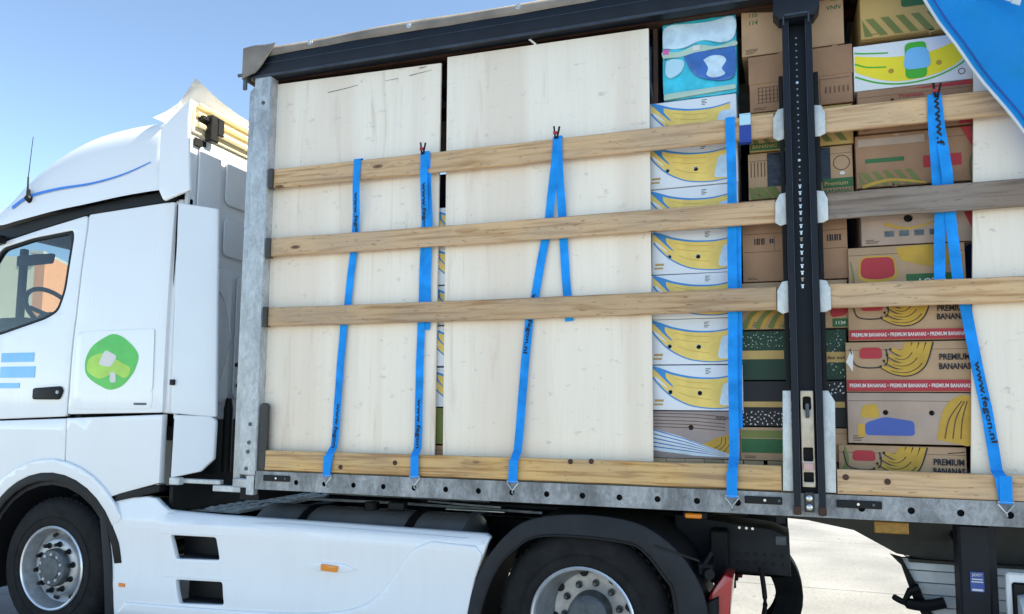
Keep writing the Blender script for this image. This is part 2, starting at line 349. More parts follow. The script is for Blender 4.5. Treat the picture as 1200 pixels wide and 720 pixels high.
def stroke(pts, w0, w1=None):
    """outline of a brush stroke along pts in xz"""
    w1 = w0 if w1 is None else w1; L, Rr = [], []
    for i, p in enumerate(pts):
        a = Vector(pts[max(0, i-1)]); b = Vector(pts[min(len(pts)-1, i+1)]); d = (b-a).normalized(); nn = Vector((-d.y, d.x)); t = i/(len(pts)-1)
        wd = (w0*(1-t)+w1*t)/2; L.append(tuple(Vector(p)+nn*wd)); Rr.append(tuple(Vector(p)-nn*wd))
    return L+Rr[::-1]
def tube(pts, r, n=8, cyc=False, smooth=True):
    bm = bmesh.new(); P = [Vector(p) for p in pts]; N = len(P); rings = []
    rr = r if isinstance(r, (list, tuple)) else [r]*N
    for i in range(N):
        a = P[i-1] if (i > 0 or cyc) else P[i]; b = P[(i+1) % N] if (i < N-1 or cyc) else P[i]; d = (b-a).normalized()
        s = d.cross(Vector((0, 0, 1))); s = s if s.length > .05 else d.cross(Vector((0, 1, 0))); s.normalize(); t = s.cross(d)
        rings.append([bm.verts.new(P[i]+(s*math.cos(2*math.pi*k/n)+t*math.sin(2*math.pi*k/n))*rr[i]) for k in range(n)])
    for i in range(N if cyc else N-1):
        A, B = rings[i], rings[(i+1) % N]
        for k in range(n): bm.faces.new((A[k], A[(k+1) % n], B[(k+1) % n], B[k]))
    if not cyc: bm.faces.new(rings[0]); bm.faces.new(rings[-1])
    return tomesh(bm, 40 if smooth else None)
def lathe(prof, cx, cz, n=48, close=False, smooth=40):
    """revolve (radius, y) profile about the y axis through cx, cz"""
    bm = bmesh.new(); rings = []
    for r, y in prof: rings.append([bm.verts.new((cx+r*math.cos(2*math.pi*k/n), y, cz+r*math.sin(2*math.pi*k/n))) for k in range(n)])
    for A, B in zip(rings, rings[1:]+([rings[0]] if close else [])):
        for k in range(n): bm.faces.new((A[k], A[(k+1) % n], B[(k+1) % n], B[k]))
    if not close and prof[0][0] < .2: bm.faces.new(rings[0])
    if not close and prof[-1][0] < .2: bm.faces.new(rings[-1])
    return tomesh(bm, smooth)
def ribbon(pts, width, th=.004):
    """flat webbing; pts (x,y,z) on its centre line, width lies across its run in xz"""
    bm = bmesh.new(); P = [Vector(p) for p in pts]; rings = []
    for i, p in enumerate(P):
        a, b = P[max(0, i-1)], P[min(len(P)-1, i+1)]; d = (b-a).normalized(); s = Vector((d.z, 0, -d.x)); s = s.normalized() if s.length > .2 else Vector((1, 0, 0))
        if s.x < 0: s = -s
        nn = s.cross(d).normalized()
        rings.append([bm.verts.new(p+s*width/2*q+nn*th/2*e) for q, e in ((-1, -1), (1, -1), (1, 1), (-1, 1))])
    for A, B in zip(rings, rings[1:]):
        for k in range(4): bm.faces.new((A[k], A[(k+1) % 4], B[(k+1) % 4], B[k]))
    bm.faces.new(rings[0]); bm.faces.new(rings[-1])
    return tomesh(bm)
def text(s, size, cx, cz, y, rot=0., bold=.012, width=None, shear=0., font_h=None):
    """flat printed letters centred at cx, cz in the plane y, facing -y"""
    cu = bpy.data.curves.new('t', 'FONT'); cu.body = s; cu.size = size; cu.offset = bold*size; cu.align_x = 'CENTER'; cu.align_y = 'CENTER'; cu.shear = shear; cu.resolution_u = 2
    ob = bpy.data.objects.new('t', cu); me = bpy.data.meshes.new_from_object(ob); bpy.data.objects.remove(ob); bpy.data.curves.remove(cu)
    xs = [v.co.x for v in me.vertices]; ys = [v.co.y for v in me.vertices]; mx, my = (min(xs)+max(xs))/2, (min(ys)+max(ys))/2
    k = (width/(max(xs)-min(xs))) if width else 1.; c, sn = math.cos(rot), math.sin(rot)
    kh = (font_h/(max(ys)-min(ys))) if font_h else 1.
    for v in me.vertices:
        a, b = (v.co.x-mx)*k, (v.co.y-my)*kh; v.co = Vector((cx+a*c-b*sn, y, cz+a*sn+b*c))
    return me

# ------------------------------------------------------------------ ground
g = bmesh.new(); bmesh.ops.create_grid(g, x_segments=2, y_segments=2, size=600)
gm = tomesh(g); gm.transform(Matrix.Translation((0, 0, -.03)))
ground = single('ground', gm, 'concrete', None, None, kind='structure'); ground['label'] = 'pale concrete apron under and beyond the lorry'
slab_me = box(0, 4.985, 0, 2.955, -.06, 0, .006)
slab_me.materials.append(M['concrete'])
pav = link(bpy.data.objects.new('pavement', None)); pav['kind'] = 'structure'; pav['label'] = 'sunlit concrete yard slabs with dark joints'
for i in range(-4, 4):
    for j in range(-4, 7):
        s = link(bpy.data.objects.new('slab', slab_me)); s.location = (i*5+1.4, j*2.97-1.97, rnd.uniform(-.003, .002)); s.parent = pav

# ------------------------------------------------------------------ trailer
T = thing('curtain_trailer', 'curtainsider semi-trailer with its side opened, galvanised frame and dark roof beam', 'trailer', (0, 1.275, 0))
XE = 6.2
# side rail with real lashing holes
hx = [-2.926+.2085*i for i in range(15)] + [.378, .600, .813, 1.018] + [1.225+.207*i for i in range(22)]
hx = [h for h in hx if not (-.12 < h < .3)]
def rail_holes(): return [circ(h, 1.214, .017 if h < -.1 or h > .3 else .015, 12) for h in hx]
part('side_rail', plate([[(-3.24, 1.16), (XE, 1.16), (XE, 1.277), (-3.24, 1.277)]]+rail_holes(), 0, .006), 'rail', T)
rl = part('rail_back', join(box(-3.2, XE, .03, .05, 1.165, 1.275), box(-3.2, XE, .007, .05, 1.166, 1.172), box(-3.2, XE, .007, .05, 1.268, 1.275)), 'chassis', T)
for x0, x1, z in ((-3.17, -2.97, 1.237), (-.18, .005, 1.235), (.262, .47, 1.235)):
    p = part('rail_bracket', box(x0, x1, -.012, -.001, z-.02, z+.018, .003), 'black', T)
    part('bolt', lathe([(.007, -.016), (.007, -.011)], x0+.1, z, 8), 'steel', p)
    part('bolt', lathe([(.007, -.016), (.007, -.011)], x0+.17, z, 8), 'hub', p)
# floor, headboard, far side, roof
part('floor', box(-3.3, XE, .052, 2.5, 1.24, 1.283), 'pallet', T)
part('headboard', box(-3.40, -3.34, .06, 2.49, 1.2, 3.98), 'galv', T)
part('far_curtain', box(-3.3, XE, 2.5, 2.52, 1.2, 4.0), 'bagblue', T)  # interior shade put into the curtain colour, so load gaps stay dark
part('rear_door', box(XE-.05, XE, .06, 2.49, 1.2, 3.98), 'galv', T)
# roof sheet (slightly sagging, wraps over the side)
bm = bmesh.new(); prof = [(.0, 4.105), (-.014, 4.12), (-.016, 4.15), (.004, 4.172), (.06, 4.18), (.6, 4.185), (1.9, 4.185), (2.5, 4.17), (2.56, 4.1)]
NX = 120; rows = []
for i in range(NX+1):
    x = -3.45+(XE+3.45)*i/NX; sag = .006*math.sin(x*2.1)+.004*math.sin(x*5.3+1)
    rows.append([bm.verts.new((x, y+(.004*math.sin(x*7+z*40) if k < 3 else 0), z+(sag if k > 1 else -.004*math.sin(x*3.1)))) for k, (y, z) in enumerate(prof)])
for A, B in zip(rows, rows[1:]):
    for k in range(len(prof)-1): bm.faces.new((A[k], A[k+1], B[k+1], B[k]))
rs = part('roof_tarp', tomesh(bm, 60), 'tarpedge', T)
for x in (-2.93, -2.19, -1.45, -.71, .05, .8, 1.5):
    part('rivet', join(lathe([(.019, -.019), (.019, -.013)], x, 4.142, 12), lathe([(.008, -.025), (.009, -.015)], x, 4.142, 8)), 'greyalu', rs)
part('tarp_corner', plate([[(-3.462, 4.178), (-3.20, 4.176), (-3.235, 4.12), (-3.29, 4.04), (-3.36, 3.985), (-3.452, 3.95)]], -.034, -.022, .003, .04, lambda c: Vector((c.x, c.y-.006*math.sin(c.x*30+c.z*20), c.z))), 'tarpedge', T)
part('tarp_front', box(-3.466, -3.452, -.03, 2.55, 3.95, 4.178, .004), 'tarpedge', T)
part('corner_stay', join(box(-3.462, -3.435, -.02, .0, 3.88, 3.96, .003), tube([(-3.50, -.02, 3.985), (-3.45, -.02, 3.985)], .012)), 'hub', T)
part('roof_rail', plate([[(0, 3.955), (1, 3.955), (1, 4.12), (0, 4.12)]], 0, .07, .004, 0, lambda c: Vector((-3.42+c.x*(XE+3.42), c.y, c.z))), 'navy', T)
part('rail_groove', join(box(-3.41, XE, -.002, .001, 4.052, 4.056), box(-3.41, XE, -.006, .001, 3.956, 3.975, .002)), 'navyedge', T)
part('inner_beam', join(box(-3.3, XE, .09, .16, 3.955, 4.06), box(-3.3, XE, .5, .56, 4.02, 4.1), box(-3.3, XE, 1.2, 1.27, 4.02, 4.1)), 'rust', T)
for i in range(13): part('roof_bow', box(-3.1+.7*i, -3.05+.7*i, .1, 2.5, 4.07, 4.11), 'rust', T)
# front post
fp = part('front_post', join(plate([[(-3.425, 1.22), (-3.37, 1.22), (-3.37, 3.915), (-3.425, 3.87)]], .012, .06, .004),
                             plate([rounded([(-3.372, 1.25), (-3.24, 1.25), (-3.24, 3.955), (-3.372, 3.955)], .01, 2)], -.006, .05, .005),
                             box(-3.25, -3.236, .0, .07, 1.25, 3.95)), 'galv', T)
for z in (1.29, 1.40, 1.46, 1.58, 3.77): part('bolt', lathe([(.006, -.014), (.013, -.012), (.014, -.005)], -3.30+.01*math.sin(z*9), z, 8), 'hub', fp)
part('corner_plate', plate([rrect(-3.225, -3.165, 1.285, 1.72, .025)], .004, .03, .004), 'chassisgrey', T)
part('post_foot', join(box(-3.42, -3.25, .0, .06, 1.165, 1.225, .006), box(-3.31, -3.25, -.003, .05, 1.12, 1.25, .006)), 'galv', T)
# mid pillar: a navy channel
P = part('pillar', join(box(.074, .196, .045, .052, 1.16, 3.84), box(.07, .082, -.03, .05, 1.17, 3.80, .003), box(.19, .202, -.03, .05, 1.17, 3.80, .003),
                        box(.062, .094, -.032, -.024, 1.19, 3.80, .002), box(.180, .212, -.032, -.024, 1.19, 3.80, .002)), 'navy', T)
part('edge_highlight', join(box(.093, .0955, -.0335, -.023, 1.24, 3.79), box(.1785, .181, -.0335, -.023, 1.24, 3.79)), 'navyedge', P)  # paler strips paint the highlight lines along the flange edges
part('outer_guide', join(box(.038, .061, .0, .05, 1.8, 3.50, .003), box(.213, .238, .0, .05, 1.8, 3.50, .003)), 'chassis', P)
cap = part('roller_cap', plate([[(.018, 3.97), (.018, 3.83), (.05, 3.79), (.222, 3.79), (.252, 3.83), (.252, 3.97)]], -.06, .05, .006), 'navy', P)
part('cap_frame', join(box(.07, .196, -.068, -.058, 3.80, 3.812), box(.066, .074, -.068, -.058, 3.75, 3.81), box(.192, .2, -.068, -.058, 3.75, 3.81)), 'navyedge', P)
zz = 3.72
for k in range(40):
    z = 3.72-.036*k
    if abs(z-2.25) < .1: continue
    big = k in (7, 19, 29)
    part('slot', join(box(.129, .138, .0425, .046, z-.010, z+.006), box(.126, .141, .0425, .046, z+.004, z+.010)) if k > 22 else lathe([(.0075 if big else .0045, .040), (.0075 if big else .0045, .046)], .134, z, 8), 'steel' if big or (k > 22 and k % 3 != 1) else ('brass' if k > 30 and k % 2 else 'greyalu'), P)
# latch at the foot
la = part('latch', plate([rrect(.104, .168, 1.31, 1.80, .006), rrect(.112, .160, 1.335, 1.385, .006), rrect(.112, .160, 1.44, 1.51, .006), rrect(.116, .156, 1.70, 1.77, .012)], -.012, .02, .004), 'brass', P)
part('latch_red_tab', box(.110, .162, -.017, -.008, 1.395, 1.432, .003), 'pinkpaint', la)
part('latch_lever', box(.128, .146, -.03, .0, 1.66, 1.735, .004), 'hub', la)
part('latch_back', box(.105, .167, .022, .04, 1.3, 1.8), 'chassis', la)
ft = part('pillar_foot', box(.112, .158, -.02, .01, 1.185, 1.285, .004), 'chassisgrey', P)
for z in (1.21, 1.255): part('bolt', lathe([(.008, -.03), (.016, -.024), (.016, -.018)], .135, z, 8), 'steel', ft)
part('rusty_foot', join(box(.058, .096, -.036, .0, 1.172, 1.215, .003), box(.176, .214, -.036, .0, 1.172, 1.215, .003)), 'rust', P)
part('side_plate', plate([[(.010, 1.287), (.060, 1.287), (.060, 1.80), (.020, 1.80)]], -.010, .0, .002), 'plate', P)
part('side_plate', plate([[(.212, 1.287), (.262, 1.287), (.270, 1.745), (.240, 1.80), (.212, 1.80)]], -.010, .0, .002), 'plate', P)
for z0, z1 in ((3.145, 3.295), (2.68, 2.83), (2.21, 2.357)):
    part('slat_pocket', plate([[(.060, z0), (.060, z1+.02), (.030, z1+.015), (.006, z1-.03), (.004, z0+.01), (.03, z0-.008)]], -.012, .0, .003), 'plate', P)
    part('slat_pocket', plate([[(.213, z0-.005), (.213, z1+.018), (.248, z1+.012), (.266, z1-.03), (.266, z0+.008), (.24, z0-.005)]], -.012, .0, .003), 'plate', P)
# front slat pockets
for z in (3.232, 2.755, 2.29): part('end_pocket', plate([rrect(-3.228, -3.19, z-.068, z+.066, .008)], -.014, .034, .003), 'chassisgrey', T)
# chassis under the load floor
beam = [(-3.1, 1.16), (-3.1, 1.06), (-.3, 1.055), (.15, 1.03), (.41, .985), (.56, .905), (.64, .862), (.8, .84), (XE, .83), (XE, 1.16)]
for y in (.9, 1.62): part('main_beam', join(plate([beam], y, y+.014), box(.7, XE, y-.05, y+.064, .825, .842), box(-3.1, -.2, y-.05, y+.064, 1.045, 1.06)), 'chassisgrey', T)
for i in range(19): part('cross_member', box(-3.05+.5*i, -2.99+.5*i, .05, 2.5, 1.165, 1.235), 'chassis', T)
part('king_pin_plate', box(-2.4, -.4, .75, 1.8, 1.03, 1.05), 'chassis', T)
part('front_skirt_beam', box(-3.4, -3.25, .06, 2.5, 1.08, 1.2), 'chassis', T)
ld = part('marker_lamp', box(-.50, -.41, .10, .14, 1.108, 1.135, .006), 'amber', T); part('lamp_base', box(-.51, -.385, .11, .16, 1.104, 1.14, .004), 'chassis', ld)
part('amber_plate', box(.45, .61, .17, .19, 1.075, 1.135, .005), 'amberdull', T)
# landing gear
lg = part('landing_leg', join(box(.86, 1.005, .34, .48, .42, 1.12, .012), box(1.0, 1.035, .36, .46, .42, 1.12, .004)), 'navy', T)
st = part('maker_plate', plate([rrect(.905, .968, .785, .885, .004)], .332, .339, .0015), 'pblue2', lg)
part('plate_lettering', join(text('JOST', .03, .9365, .868, .3305, bold=.02, width=.048, font_h=.018), decal([[(.91, .832), (.963, .832), (.963, .838), (.91, .838)]], .331), decal([[(.912, .845), (.961, .845), (.961, .851), (.912, .851)]], .331), decal([[(.912, .79), (.961, .79), (.961, .80), (.912, .80)]], .331)), 'pwhite', st)
part('landing_foot', join(box(.87, 1.0, .36, .46, .1, .45, .006), box(.78, 1.09, .28, .54, .03, .1, .02)), 'navy', T)
part('landing_brace', tube([(.95, .5, .95), (.95, 1.5, 1.05)], .03), 'chassis', T)
part('brake_cylinder', join(tube(spline([(.60, .82, .63), (.66, .80, .605), (.76, .78, .60), (.86, .76, .63)], 6), [.012]+[.018]*6+[.032]*12), tube([(.66, .8, .62), (.69, .8, .67), (.74, .8, .69)], [.012, .022, .03])), 'chassis', T)
# ribbed aluminium locker behind the leg
lk = part('panel_back', plate([[(.66, .84), (1.6, .84), (1.6, .16), (1.0, .16)]], .93, .935), 'chassis', T)
for k in range(9):
    z1_, z0_ = .838-.068*k, .838-.068*k-.060; xl = lambda z: .655+(.838-z)*.50
    part('ribbed_slat', plate([[(xl(z1_), z1_), (1.6, z1_), (1.6, z0_), (xl(z0_), z0_)]], .905, .925, .004, 0, lambda c, zt_=z1_: Vector((c.x, c.y-.35*(zt_-c.z), c.z))), 'alu', lk)
part('panel_edge', plate([[(.60, .862), (.66, .848), (.985, .18), (.93, .18), (.72, .60), (.66, .80)]], .86, .90, .004), 'black', lk)
part('pallet_locker', join(box(1.05, 2.6, .26, .30, .35, .905, .01)), 'alu', T)
part('locker_recess', join(box(1.07, 2.5, .252, .262, .4, .86, .01)), 'black', T)
part('air_tank', lathe([(.02, 1.10), (.16, 1.12), (.2, 1.16), (.2, 1.5)], 1.0, .6, 20), 'black', T)
part('locker_tank', tube([(1.09, .25, .6), (1.2, .24, .6), (2.3, .24, .6)], [.2, .225, .225], 20), 'flap', T)

# kick boards along the rail (fixed)
def plank(x0, x1, z0, z1, y0, y1, sag=0., seed=0):
    bm = bmesh.new(); n = 24; rings = []; q = random.Random(seed)
    for i in range(n+1):
        t = i/n; x = x0+(x1-x0)*t; dz = -sag*4*t*(1-t); j = q.uniform(-.0012, .0012); b = .004
        rings.append([bm.verts.new((x, y, z+dz+j)) for y, z in ((y0, z0+b), (y0, z1-b), (y0+b, z1), (y1-b, z1), (y1, z1-b), (y1, z0+b), (y1-b, z0), (y0+b, z0))])
    for A, B in zip(rings, rings[1:]):
        for k in range(8): bm.faces.new((A[k], A[(k+1) % 8], B[(k+1) % 8], B[k]))
    bm.faces.new(rings[0]); bm.faces.new(rings[-1])
    return tomesh(bm, 30)
kb = part('kick_board', plank(-3.172, .004, 1.287, 1.413, .004, .03, 0, 1), 'kick', T)
for x, z in ((-2.606, 1.322), (-2.226, 1.36), (-1.0, 1.405), (-1.12, 1.40)): part('screw', lathe([(.013, -.002), (.016, .006)], x, z, 10), 'rust', kb)
kb2 = part('kick_board', plank(.27, XE-.1, 1.28, 1.403, .004, .03, 0, 2), 'plank', T)
for x, z in ((.31, 1.365), (.50, 1.35)): part('screw', lathe([(.014, -.002), (.016, .006)], x, z, 10), 'rust', kb2)
part('interior_pillar', box(-.655, -.63, .14, .2, 3.45, 3.95), 'rust', T)

# ------------------------------------------------------------------ wooden slats
G = 'wooden side slats in the trailer pockets'
for k, (x0, x1, z0, z1, m, lab) in enumerate([
    (-3.20, .008, 3.167, 3.297, 'plank', 'upper pine slat left of the dark pillar, strap loops hung over it'),
    (-3.20, .004, 2.697, 2.822, 'plank', 'middle pine slat left of the dark pillar, straps passing behind it'),
    (-3.20, .000, 2.228, 2.352, 'plank', 'lowest removable pine slat left of the dark pillar, straps behind it'),
    (.262, 3.4, 3.163, 3.295, 'plank', 'upper pine slat right of the dark pillar, running under the blue curtain edge'),
    (.262, 3.4, 2.695, 2.832, 'plankgrey', 'grey weathered middle slat right of the dark pillar'),
    (.262, 3.4, 2.226, 2.352, 'plank', 'pale lowest pine slat right of the dark pillar, two knots')]):
    o = single('timber_board', plank(x0, x1, z0, z1, .004, .03, .006 if x0 < 0 else .0, 10+k), m, lab, 'plank', G)
# ------------------------------------------------------------------ plywood sheets
def sheet(name, pts, y0, label, lean=0.):
    me = plate([pts], y0, y0+.018, .0012); zb = min(p[1] for p in pts)
    for v in me.vertices: v.co.y += lean*(v.co.z-zb)
    return single(name, me, 'ply', label, 'plywood', 'plywood sheets stood against the load')
sheet('plywood_sheet', [(-3.262, 1.285), (-1.992, 1.285), (-1.998, 3.90), (-3.262, 3.925)], .062, 'scuffed plywood sheet beside the galvanised front post, black scrape near its top', .002)
sheet('plywood_sheet', [(-1.935, 1.285), (-.664, 1.285), (-.670, 3.917), (-1.952, 3.930)], .066, 'tall cream plywood sheet with warm grain between the scuffed sheet and banana cartons', -.001)
sheet('plywood_sheet', [(.872, 1.285), (2.09, 1.285), (2.15, 3.6), (.985, 3.6)], .064, 'plywood sheet right of the cartons, half under the blue curtain')
sc1 = bpy.data.objects['plywood_sheet']
for q_ in [stroke([(-2.83, 3.812), (-2.70, 3.822), (-2.60, 3.833)], .006, .003), stroke([(-2.40, 3.834), (-2.3, 3.838)], .002, .004), stroke([(-2.22, 3.845), (-2.06, 3.862)], .006, .002), stroke([(-2.15, 3.885), (-2.1, 3.890)], .008, .004)]: part('scrape', decal([q_], .0653), 'scrapegrey', sc1)
sc2 = bpy.data.objects['plywood_sheet.001']
part('splinter', tube([(-1.36, .066, 3.925), (-1.40, .05, 3.96), (-1.44, .04, 4.0)], [.007, .006, .002], 5), 'cwhite', sc2)

# ------------------------------------------------------------------ cartons
def jit(s): return rnd.uniform(-s, s)
def carton(label, x0, x1, z0, z1, m, y=.115, depth=.5, holes=(), lid=None, tilt=0., group='cartons in the load'):
    """a carton: body, printed front with real hand holes, lid seam. returns root and front y"""
    y = y+rnd.uniform(0, .012)
    c = thing('carton', label, 'box', ((x0+x1)/2, y+depth/2, z0), group)
    z1 -= .003
    part('body', box(x0, x1, y+.03, y+depth, z0, z1, .004), m, c)
    lp = [[(x0, z0+.001), (x1, z0+.001), (x1, z1), (x0, z1)]]+[circ(hx_, hz, r, 12) for hx_, hz, r in holes]
    part('front_panel', plate(lp, y, y+.031, .003), m, c)
    if holes: part('hole_shade', join(*[lathe([(r*1.1, y+.0285), (r*1.1, y+.0295)], hx_, hz, 10) for hx_, hz, r in holes]), 'pblack', c)  # black discs stand in for the dark inside the hand holes
    if lid is not None: part('lid', box(x0-.004, x1+.004, y-.004, y+depth+.004, lid, z1+.001, .003), m, c)
    q = random.Random(int(x0*1000)+int(z0*777)); w_ = x1-x0; h_ = z1-z0
    if m.startswith('card') or m == 'tan':
        part('fine_print', decal([quad(x0+w_*.04, x0+w_*.04+q.uniform(.03, .07), z0+.012+.008*k, z0+.0155+.008*k) for k in range(q.randint(2, 4))], y-.0006), 'brownink', c)
        part('flute_crease', decal([stroke([(x0+.002, z0+h_*.84), (x0+w_*.5, z0+h_*.843), (x1-.002, z0+h_*.84)], .0022)], y-.0006), 'brownink', c)
        ex = q.uniform(.25, .7); part('scuff', decal([rounded([(x0+w_*ex, z1-.004), (x0+w_*ex+.035, z1-.003), (x0+w_*ex+.022, z1-.016), (x0+w_*ex+.008, z1-.013)], .004)], y-.0005), 'cardboard3', c)
    c.rotation_euler = (jit(.008), tilt+jit(.004), jit(.016))
    return c, y
def U(x0, x1, z0, z1):
    return lambda u, v: (x0+(x1-x0)*u, z0+(z1-z0)*v)
def quad(x0, x1, z0, z1): return [(x0, z0), (x1, z0), (x1, z1), (x0, z1)]

def swirl_box(x0, x1, z0, z1, label, y=.115, holes=True, group='white banana cartons with blue swirls'):
    f = U(x0, x1, z0, z1); h = []
    if holes: h = [f(.20, .40)+(.012,), f(.53, .38)+(.013,)]
    c, y = carton(label, x0, x1, z0, z1, 'cwhite', y, .4, h, None, jit(.004), group)
    f0 = f; ja, jb = jit(.012), jit(.02); f = lambda u, v: f0(min(.99, max(.004, u+ja*(u < .9))), min(.985, v+jb))
    up = spline([f(.01, .95), f(.10, .90), f(.25, .80), f(.47, .72), f(.72, .71), f(.93, .78)], 6)
    lo = spline([f(.01, .73), f(.09, .54), f(.20, .34), f(.33, .19), f(.48, .09), f(.72, .05), f(.93, .10)], 6)
    yl = [q for q in up]+lo[::-1]
    loops = [yl]+([circ(a, b, r+.001, 12) for a, b, r in h])
    part('yellow_print', decal(loops, y-.0012), 'yellow', c)
    part('blue_outline', decal([stroke(up, .016, .006)], y-.0022), 'pblue', c)
    part('blue_outline', decal([stroke(lo, .009, .005)], y-.0022), 'pblue', c)
    part('stem_print', decal([spline([f(.01, .97), f(.06, .95), f(.15, .88), f(.16, .72), f(.24, .53), f(.205, .56), f(.12, .72), f(.08, .80), f(.03, .90)], 3)], y-.0030), 'pblue', c)
    part('pale_highlight', decal([stroke(spline([f(.03, .72), f(.10, .62), f(.17, .50)], 5), .020, .004)], y-.0016), 'cwhite', c)
    part('banana_lines', decal([stroke(spline([f(.26, .70), f(.45, .62), f(.66, .60)], 5), .002), stroke(spline([f(.28, .56), f(.45, .50), f(.66, .47)], 5), .002), stroke(spline([f(.3, .40), f(.45, .30), f(.66, .24)], 5), .002)], y-.0022), 'mustard', c)
    part('maker_print', decal([quad(*[f(.03, 0)[0], f(.13, 0)[0], f(0, .19)[1], f(0, .24)[1]]), quad(*[f(.02, 0)[0], f(.12, 0)[0], f(0, .11)[1], f(0, .15)[1]])], y-.0012), 'tan', c)
    part('grey_print', decal([quad(f(.60, 0)[0], f(.60+.04+.02*(k % 2), 0)[0], f(0, .80+.035*k)[1], f(0, .815+.035*k)[1]) for k in range(4)], y-.0012), 'hub', c)
    part('pale_print', decal([rounded([f(.74, .12), f(.98, .12), f(.98, .62), f(.80, .62)], .03)], y-.0030), 'film', c)
    return c
zs = [1.695, 1.949, 2.207, 2.463, 2.714, 2.965, 3.225, 3.483]
pos = ['lowest white swirl carton, on the mauve striped carton', 'second white swirl carton above the mauve striped carton', 'white swirl carton behind the lowest pine slat', 'white swirl carton between middle and lowest slats',
       'white swirl carton behind the middle pine slat', 'white swirl carton between upper and middle slats', 'topmost white swirl carton, under the plastic-wrapped pack']
for k in range(7): swirl_box(-.672+jit(.003), -.185, zs[k], zs[k+1], pos[k])
# mauve carton with film over it
c, y = carton('mauve striped carton with stretched film, at the foot of the white swirl cartons', -.678, -.20, 1.43, 1.692, 'mauve', .115, .4, [(-.46, 1.60, .014)])
f = U(-.678, -.20, 1.43, 1.692)
part('line_print', decal([stroke([f(.01, v), f(.5, v-.02), f(.84, v-.07)], .0035) for v in (.95, .88, .80, .73, .66)], y-.001), 'brownink', c)
part('banana_print', decal([spline([f(.55, .28), f(.66, .36), f(.76, .45), f(.98, .50), f(.98, .05), f(.92, .06), f(.75, .16)], 5)], y-.0012), 'mustard', c)
part('banana_lines', decal([stroke(spline([f(.80+.04*k, .46), f(.78+.05*k, .30), f(.66+.07*k, .17-.03*k)], 5), .003) for k in range(4)], y-.002), 'ink', c)
part('lettering', text('Bananas', .03, f(.88, 0)[0]-.02, f(0, .86)[1], y-.0012), 'brownink', c)
fl = part('stretch_film', decal([[f(.0, .62), f(.3, .48), f(.98, .04), f(.5, .06), f(.0, .16)]], y-.003), 'film', c)
part('film_folds', decal([stroke([f(.01, .60-.09*k), f(.4, .40-.06*k), f(.9, .07-.005*k)], .006, .002) for k in range(5)], y-.004), 'pblue2', fl)
part('painted_gloss', decal([stroke([f(.01, .55-.09*k), f(.4, .36-.06*k), f(.9, .065-.005*k)], .006, .002) for k in range(5)], y-.0045), 'pwhite', fl)  # white strokes paint a sheen along the film
# pallet under that column
def pallet(x0, x1, y0, y1, z0, label):
    p = thing('pallet', label, 'pallet', ((x0+x1)/2, (y0+y1)/2, z0), 'wooden pallets under the load')
    for k in range(3): part('skid', box(x0, x1, y0+(y1-y0-.1)*k/2, y0+(y1-y0-.1)*k/2+.1, z0+.001, z0+.10), 'pallet', p)
    for k in range(5): part('deck_board', box(x0+(x1-x0-.1)*k/4, x0+(x1-x0-.1)*k/4+.1, y0, y1, z0+.101, z0+.144), 'pallet', p)
pallet(-.70, -.19, .12, .9, 1.284, 'pallet under the mauve striped carton')
pallet(-.185, .40, .12, .9, 1.284, 'pallet under the green patterned cartons behind the pillar')
# plastic-wrapped pack
pk = thing('wrapped_pack', 'cyan and blue plastic-wrapped pack on top of the swirl cartons', 'pack', (-.39, .3, 3.485))
def puffy(x0, x1, y0, y1, z0, z1, amp, seed):
    bm = bmesh.new(); bmesh.ops.create_cube(bm, size=1); bmesh.ops.subdivide_edges(bm, edges=list(bm.edges), cuts=9, use_grid_fill=True); q = random.Random(seed); a, b = q.uniform(0, 9), q.uniform(0, 9)
    for v in bm.verts:
        c = v.co*2; r = [max(-1, min(1, t)) for t in c]
        e = max(0, sum(abs(t)**6 for t in r)-1.2)*.05
        s = 1-e*.5; wv = amp*(math.sin(r[0]*7+a)*math.sin(r[2]*9+b)+.5*math.sin(r[2]*19+r[0]*13))
        v.co = Vector(((x0+x1)/2+r[0]*s*(x1-x0)/2, (y0+y1)/2+r[1]*s*(y1-y0)/2-(wv if r[1] < -.9 else 0), (z0+z1)/2+r[2]*s*(z1-z0)/2+(wv if r[2] > .9 else 0)))
    return tomesh(bm, 50)
part('body', puffy(-.603, -.178, .13, .5, 3.487, 4.0, .004, 3), 'cyan', pk)
f = U(-.603, -.178, 3.487, 4.0)
yk = .117
wr = lambda c: Vector((c.x, c.y-.003*math.sin(c.x*40+c.z*20), c.z))
def film_patch(nm, pts, m, lay): part(nm, plate([spline([f(*p) for p in pts]+[f(*pts[0])], 5)[:-1]], yk-.002*lay, yk+.012, .0015, .05, wr), m, pk)
film_patch('pale_sky_print', [(.02, .62), (.04, .86), (.30, .88), (.60, .86), (.96, .88), (.97, .66), (.80, .60), (.55, .66), (.30, .60)], 'film', 0)
film_patch('teal_wave', [(.02, .50), (.02, .58), (.25, .56), (.5, .61), (.75, .56), (.97, .60), (.97, .54), (.6, .53), (.3, .50)], 'filmgreen', 1)
film_patch('blue_wave', [(.30, .50), (.55, .53), (.80, .52), (.97, .53), (.97, .22), (.84, .16), (.66, .18), (.48, .24), (.38, .34)], 'filmblue', 1)
film_patch('white_splash', [(.56, .42), (.66, .46), (.80, .44), (.86, .38), (.80, .30), (.84, .23), (.70, .20), (.60, .24), (.62, .32)], 'film', 2)
film_patch('cyan_leaf', [(.06, .46), (.16, .48), (.30, .44), (.26, .32), (.12, .26), (.05, .32)], 'bluepale', 1)
part('colour_tabs', decal([quad(f(.02, 0)[0], f(.10, 0)[0], f(0, .54)[1], f(0, .60)[1])], yk-.005), 'pink', pk)
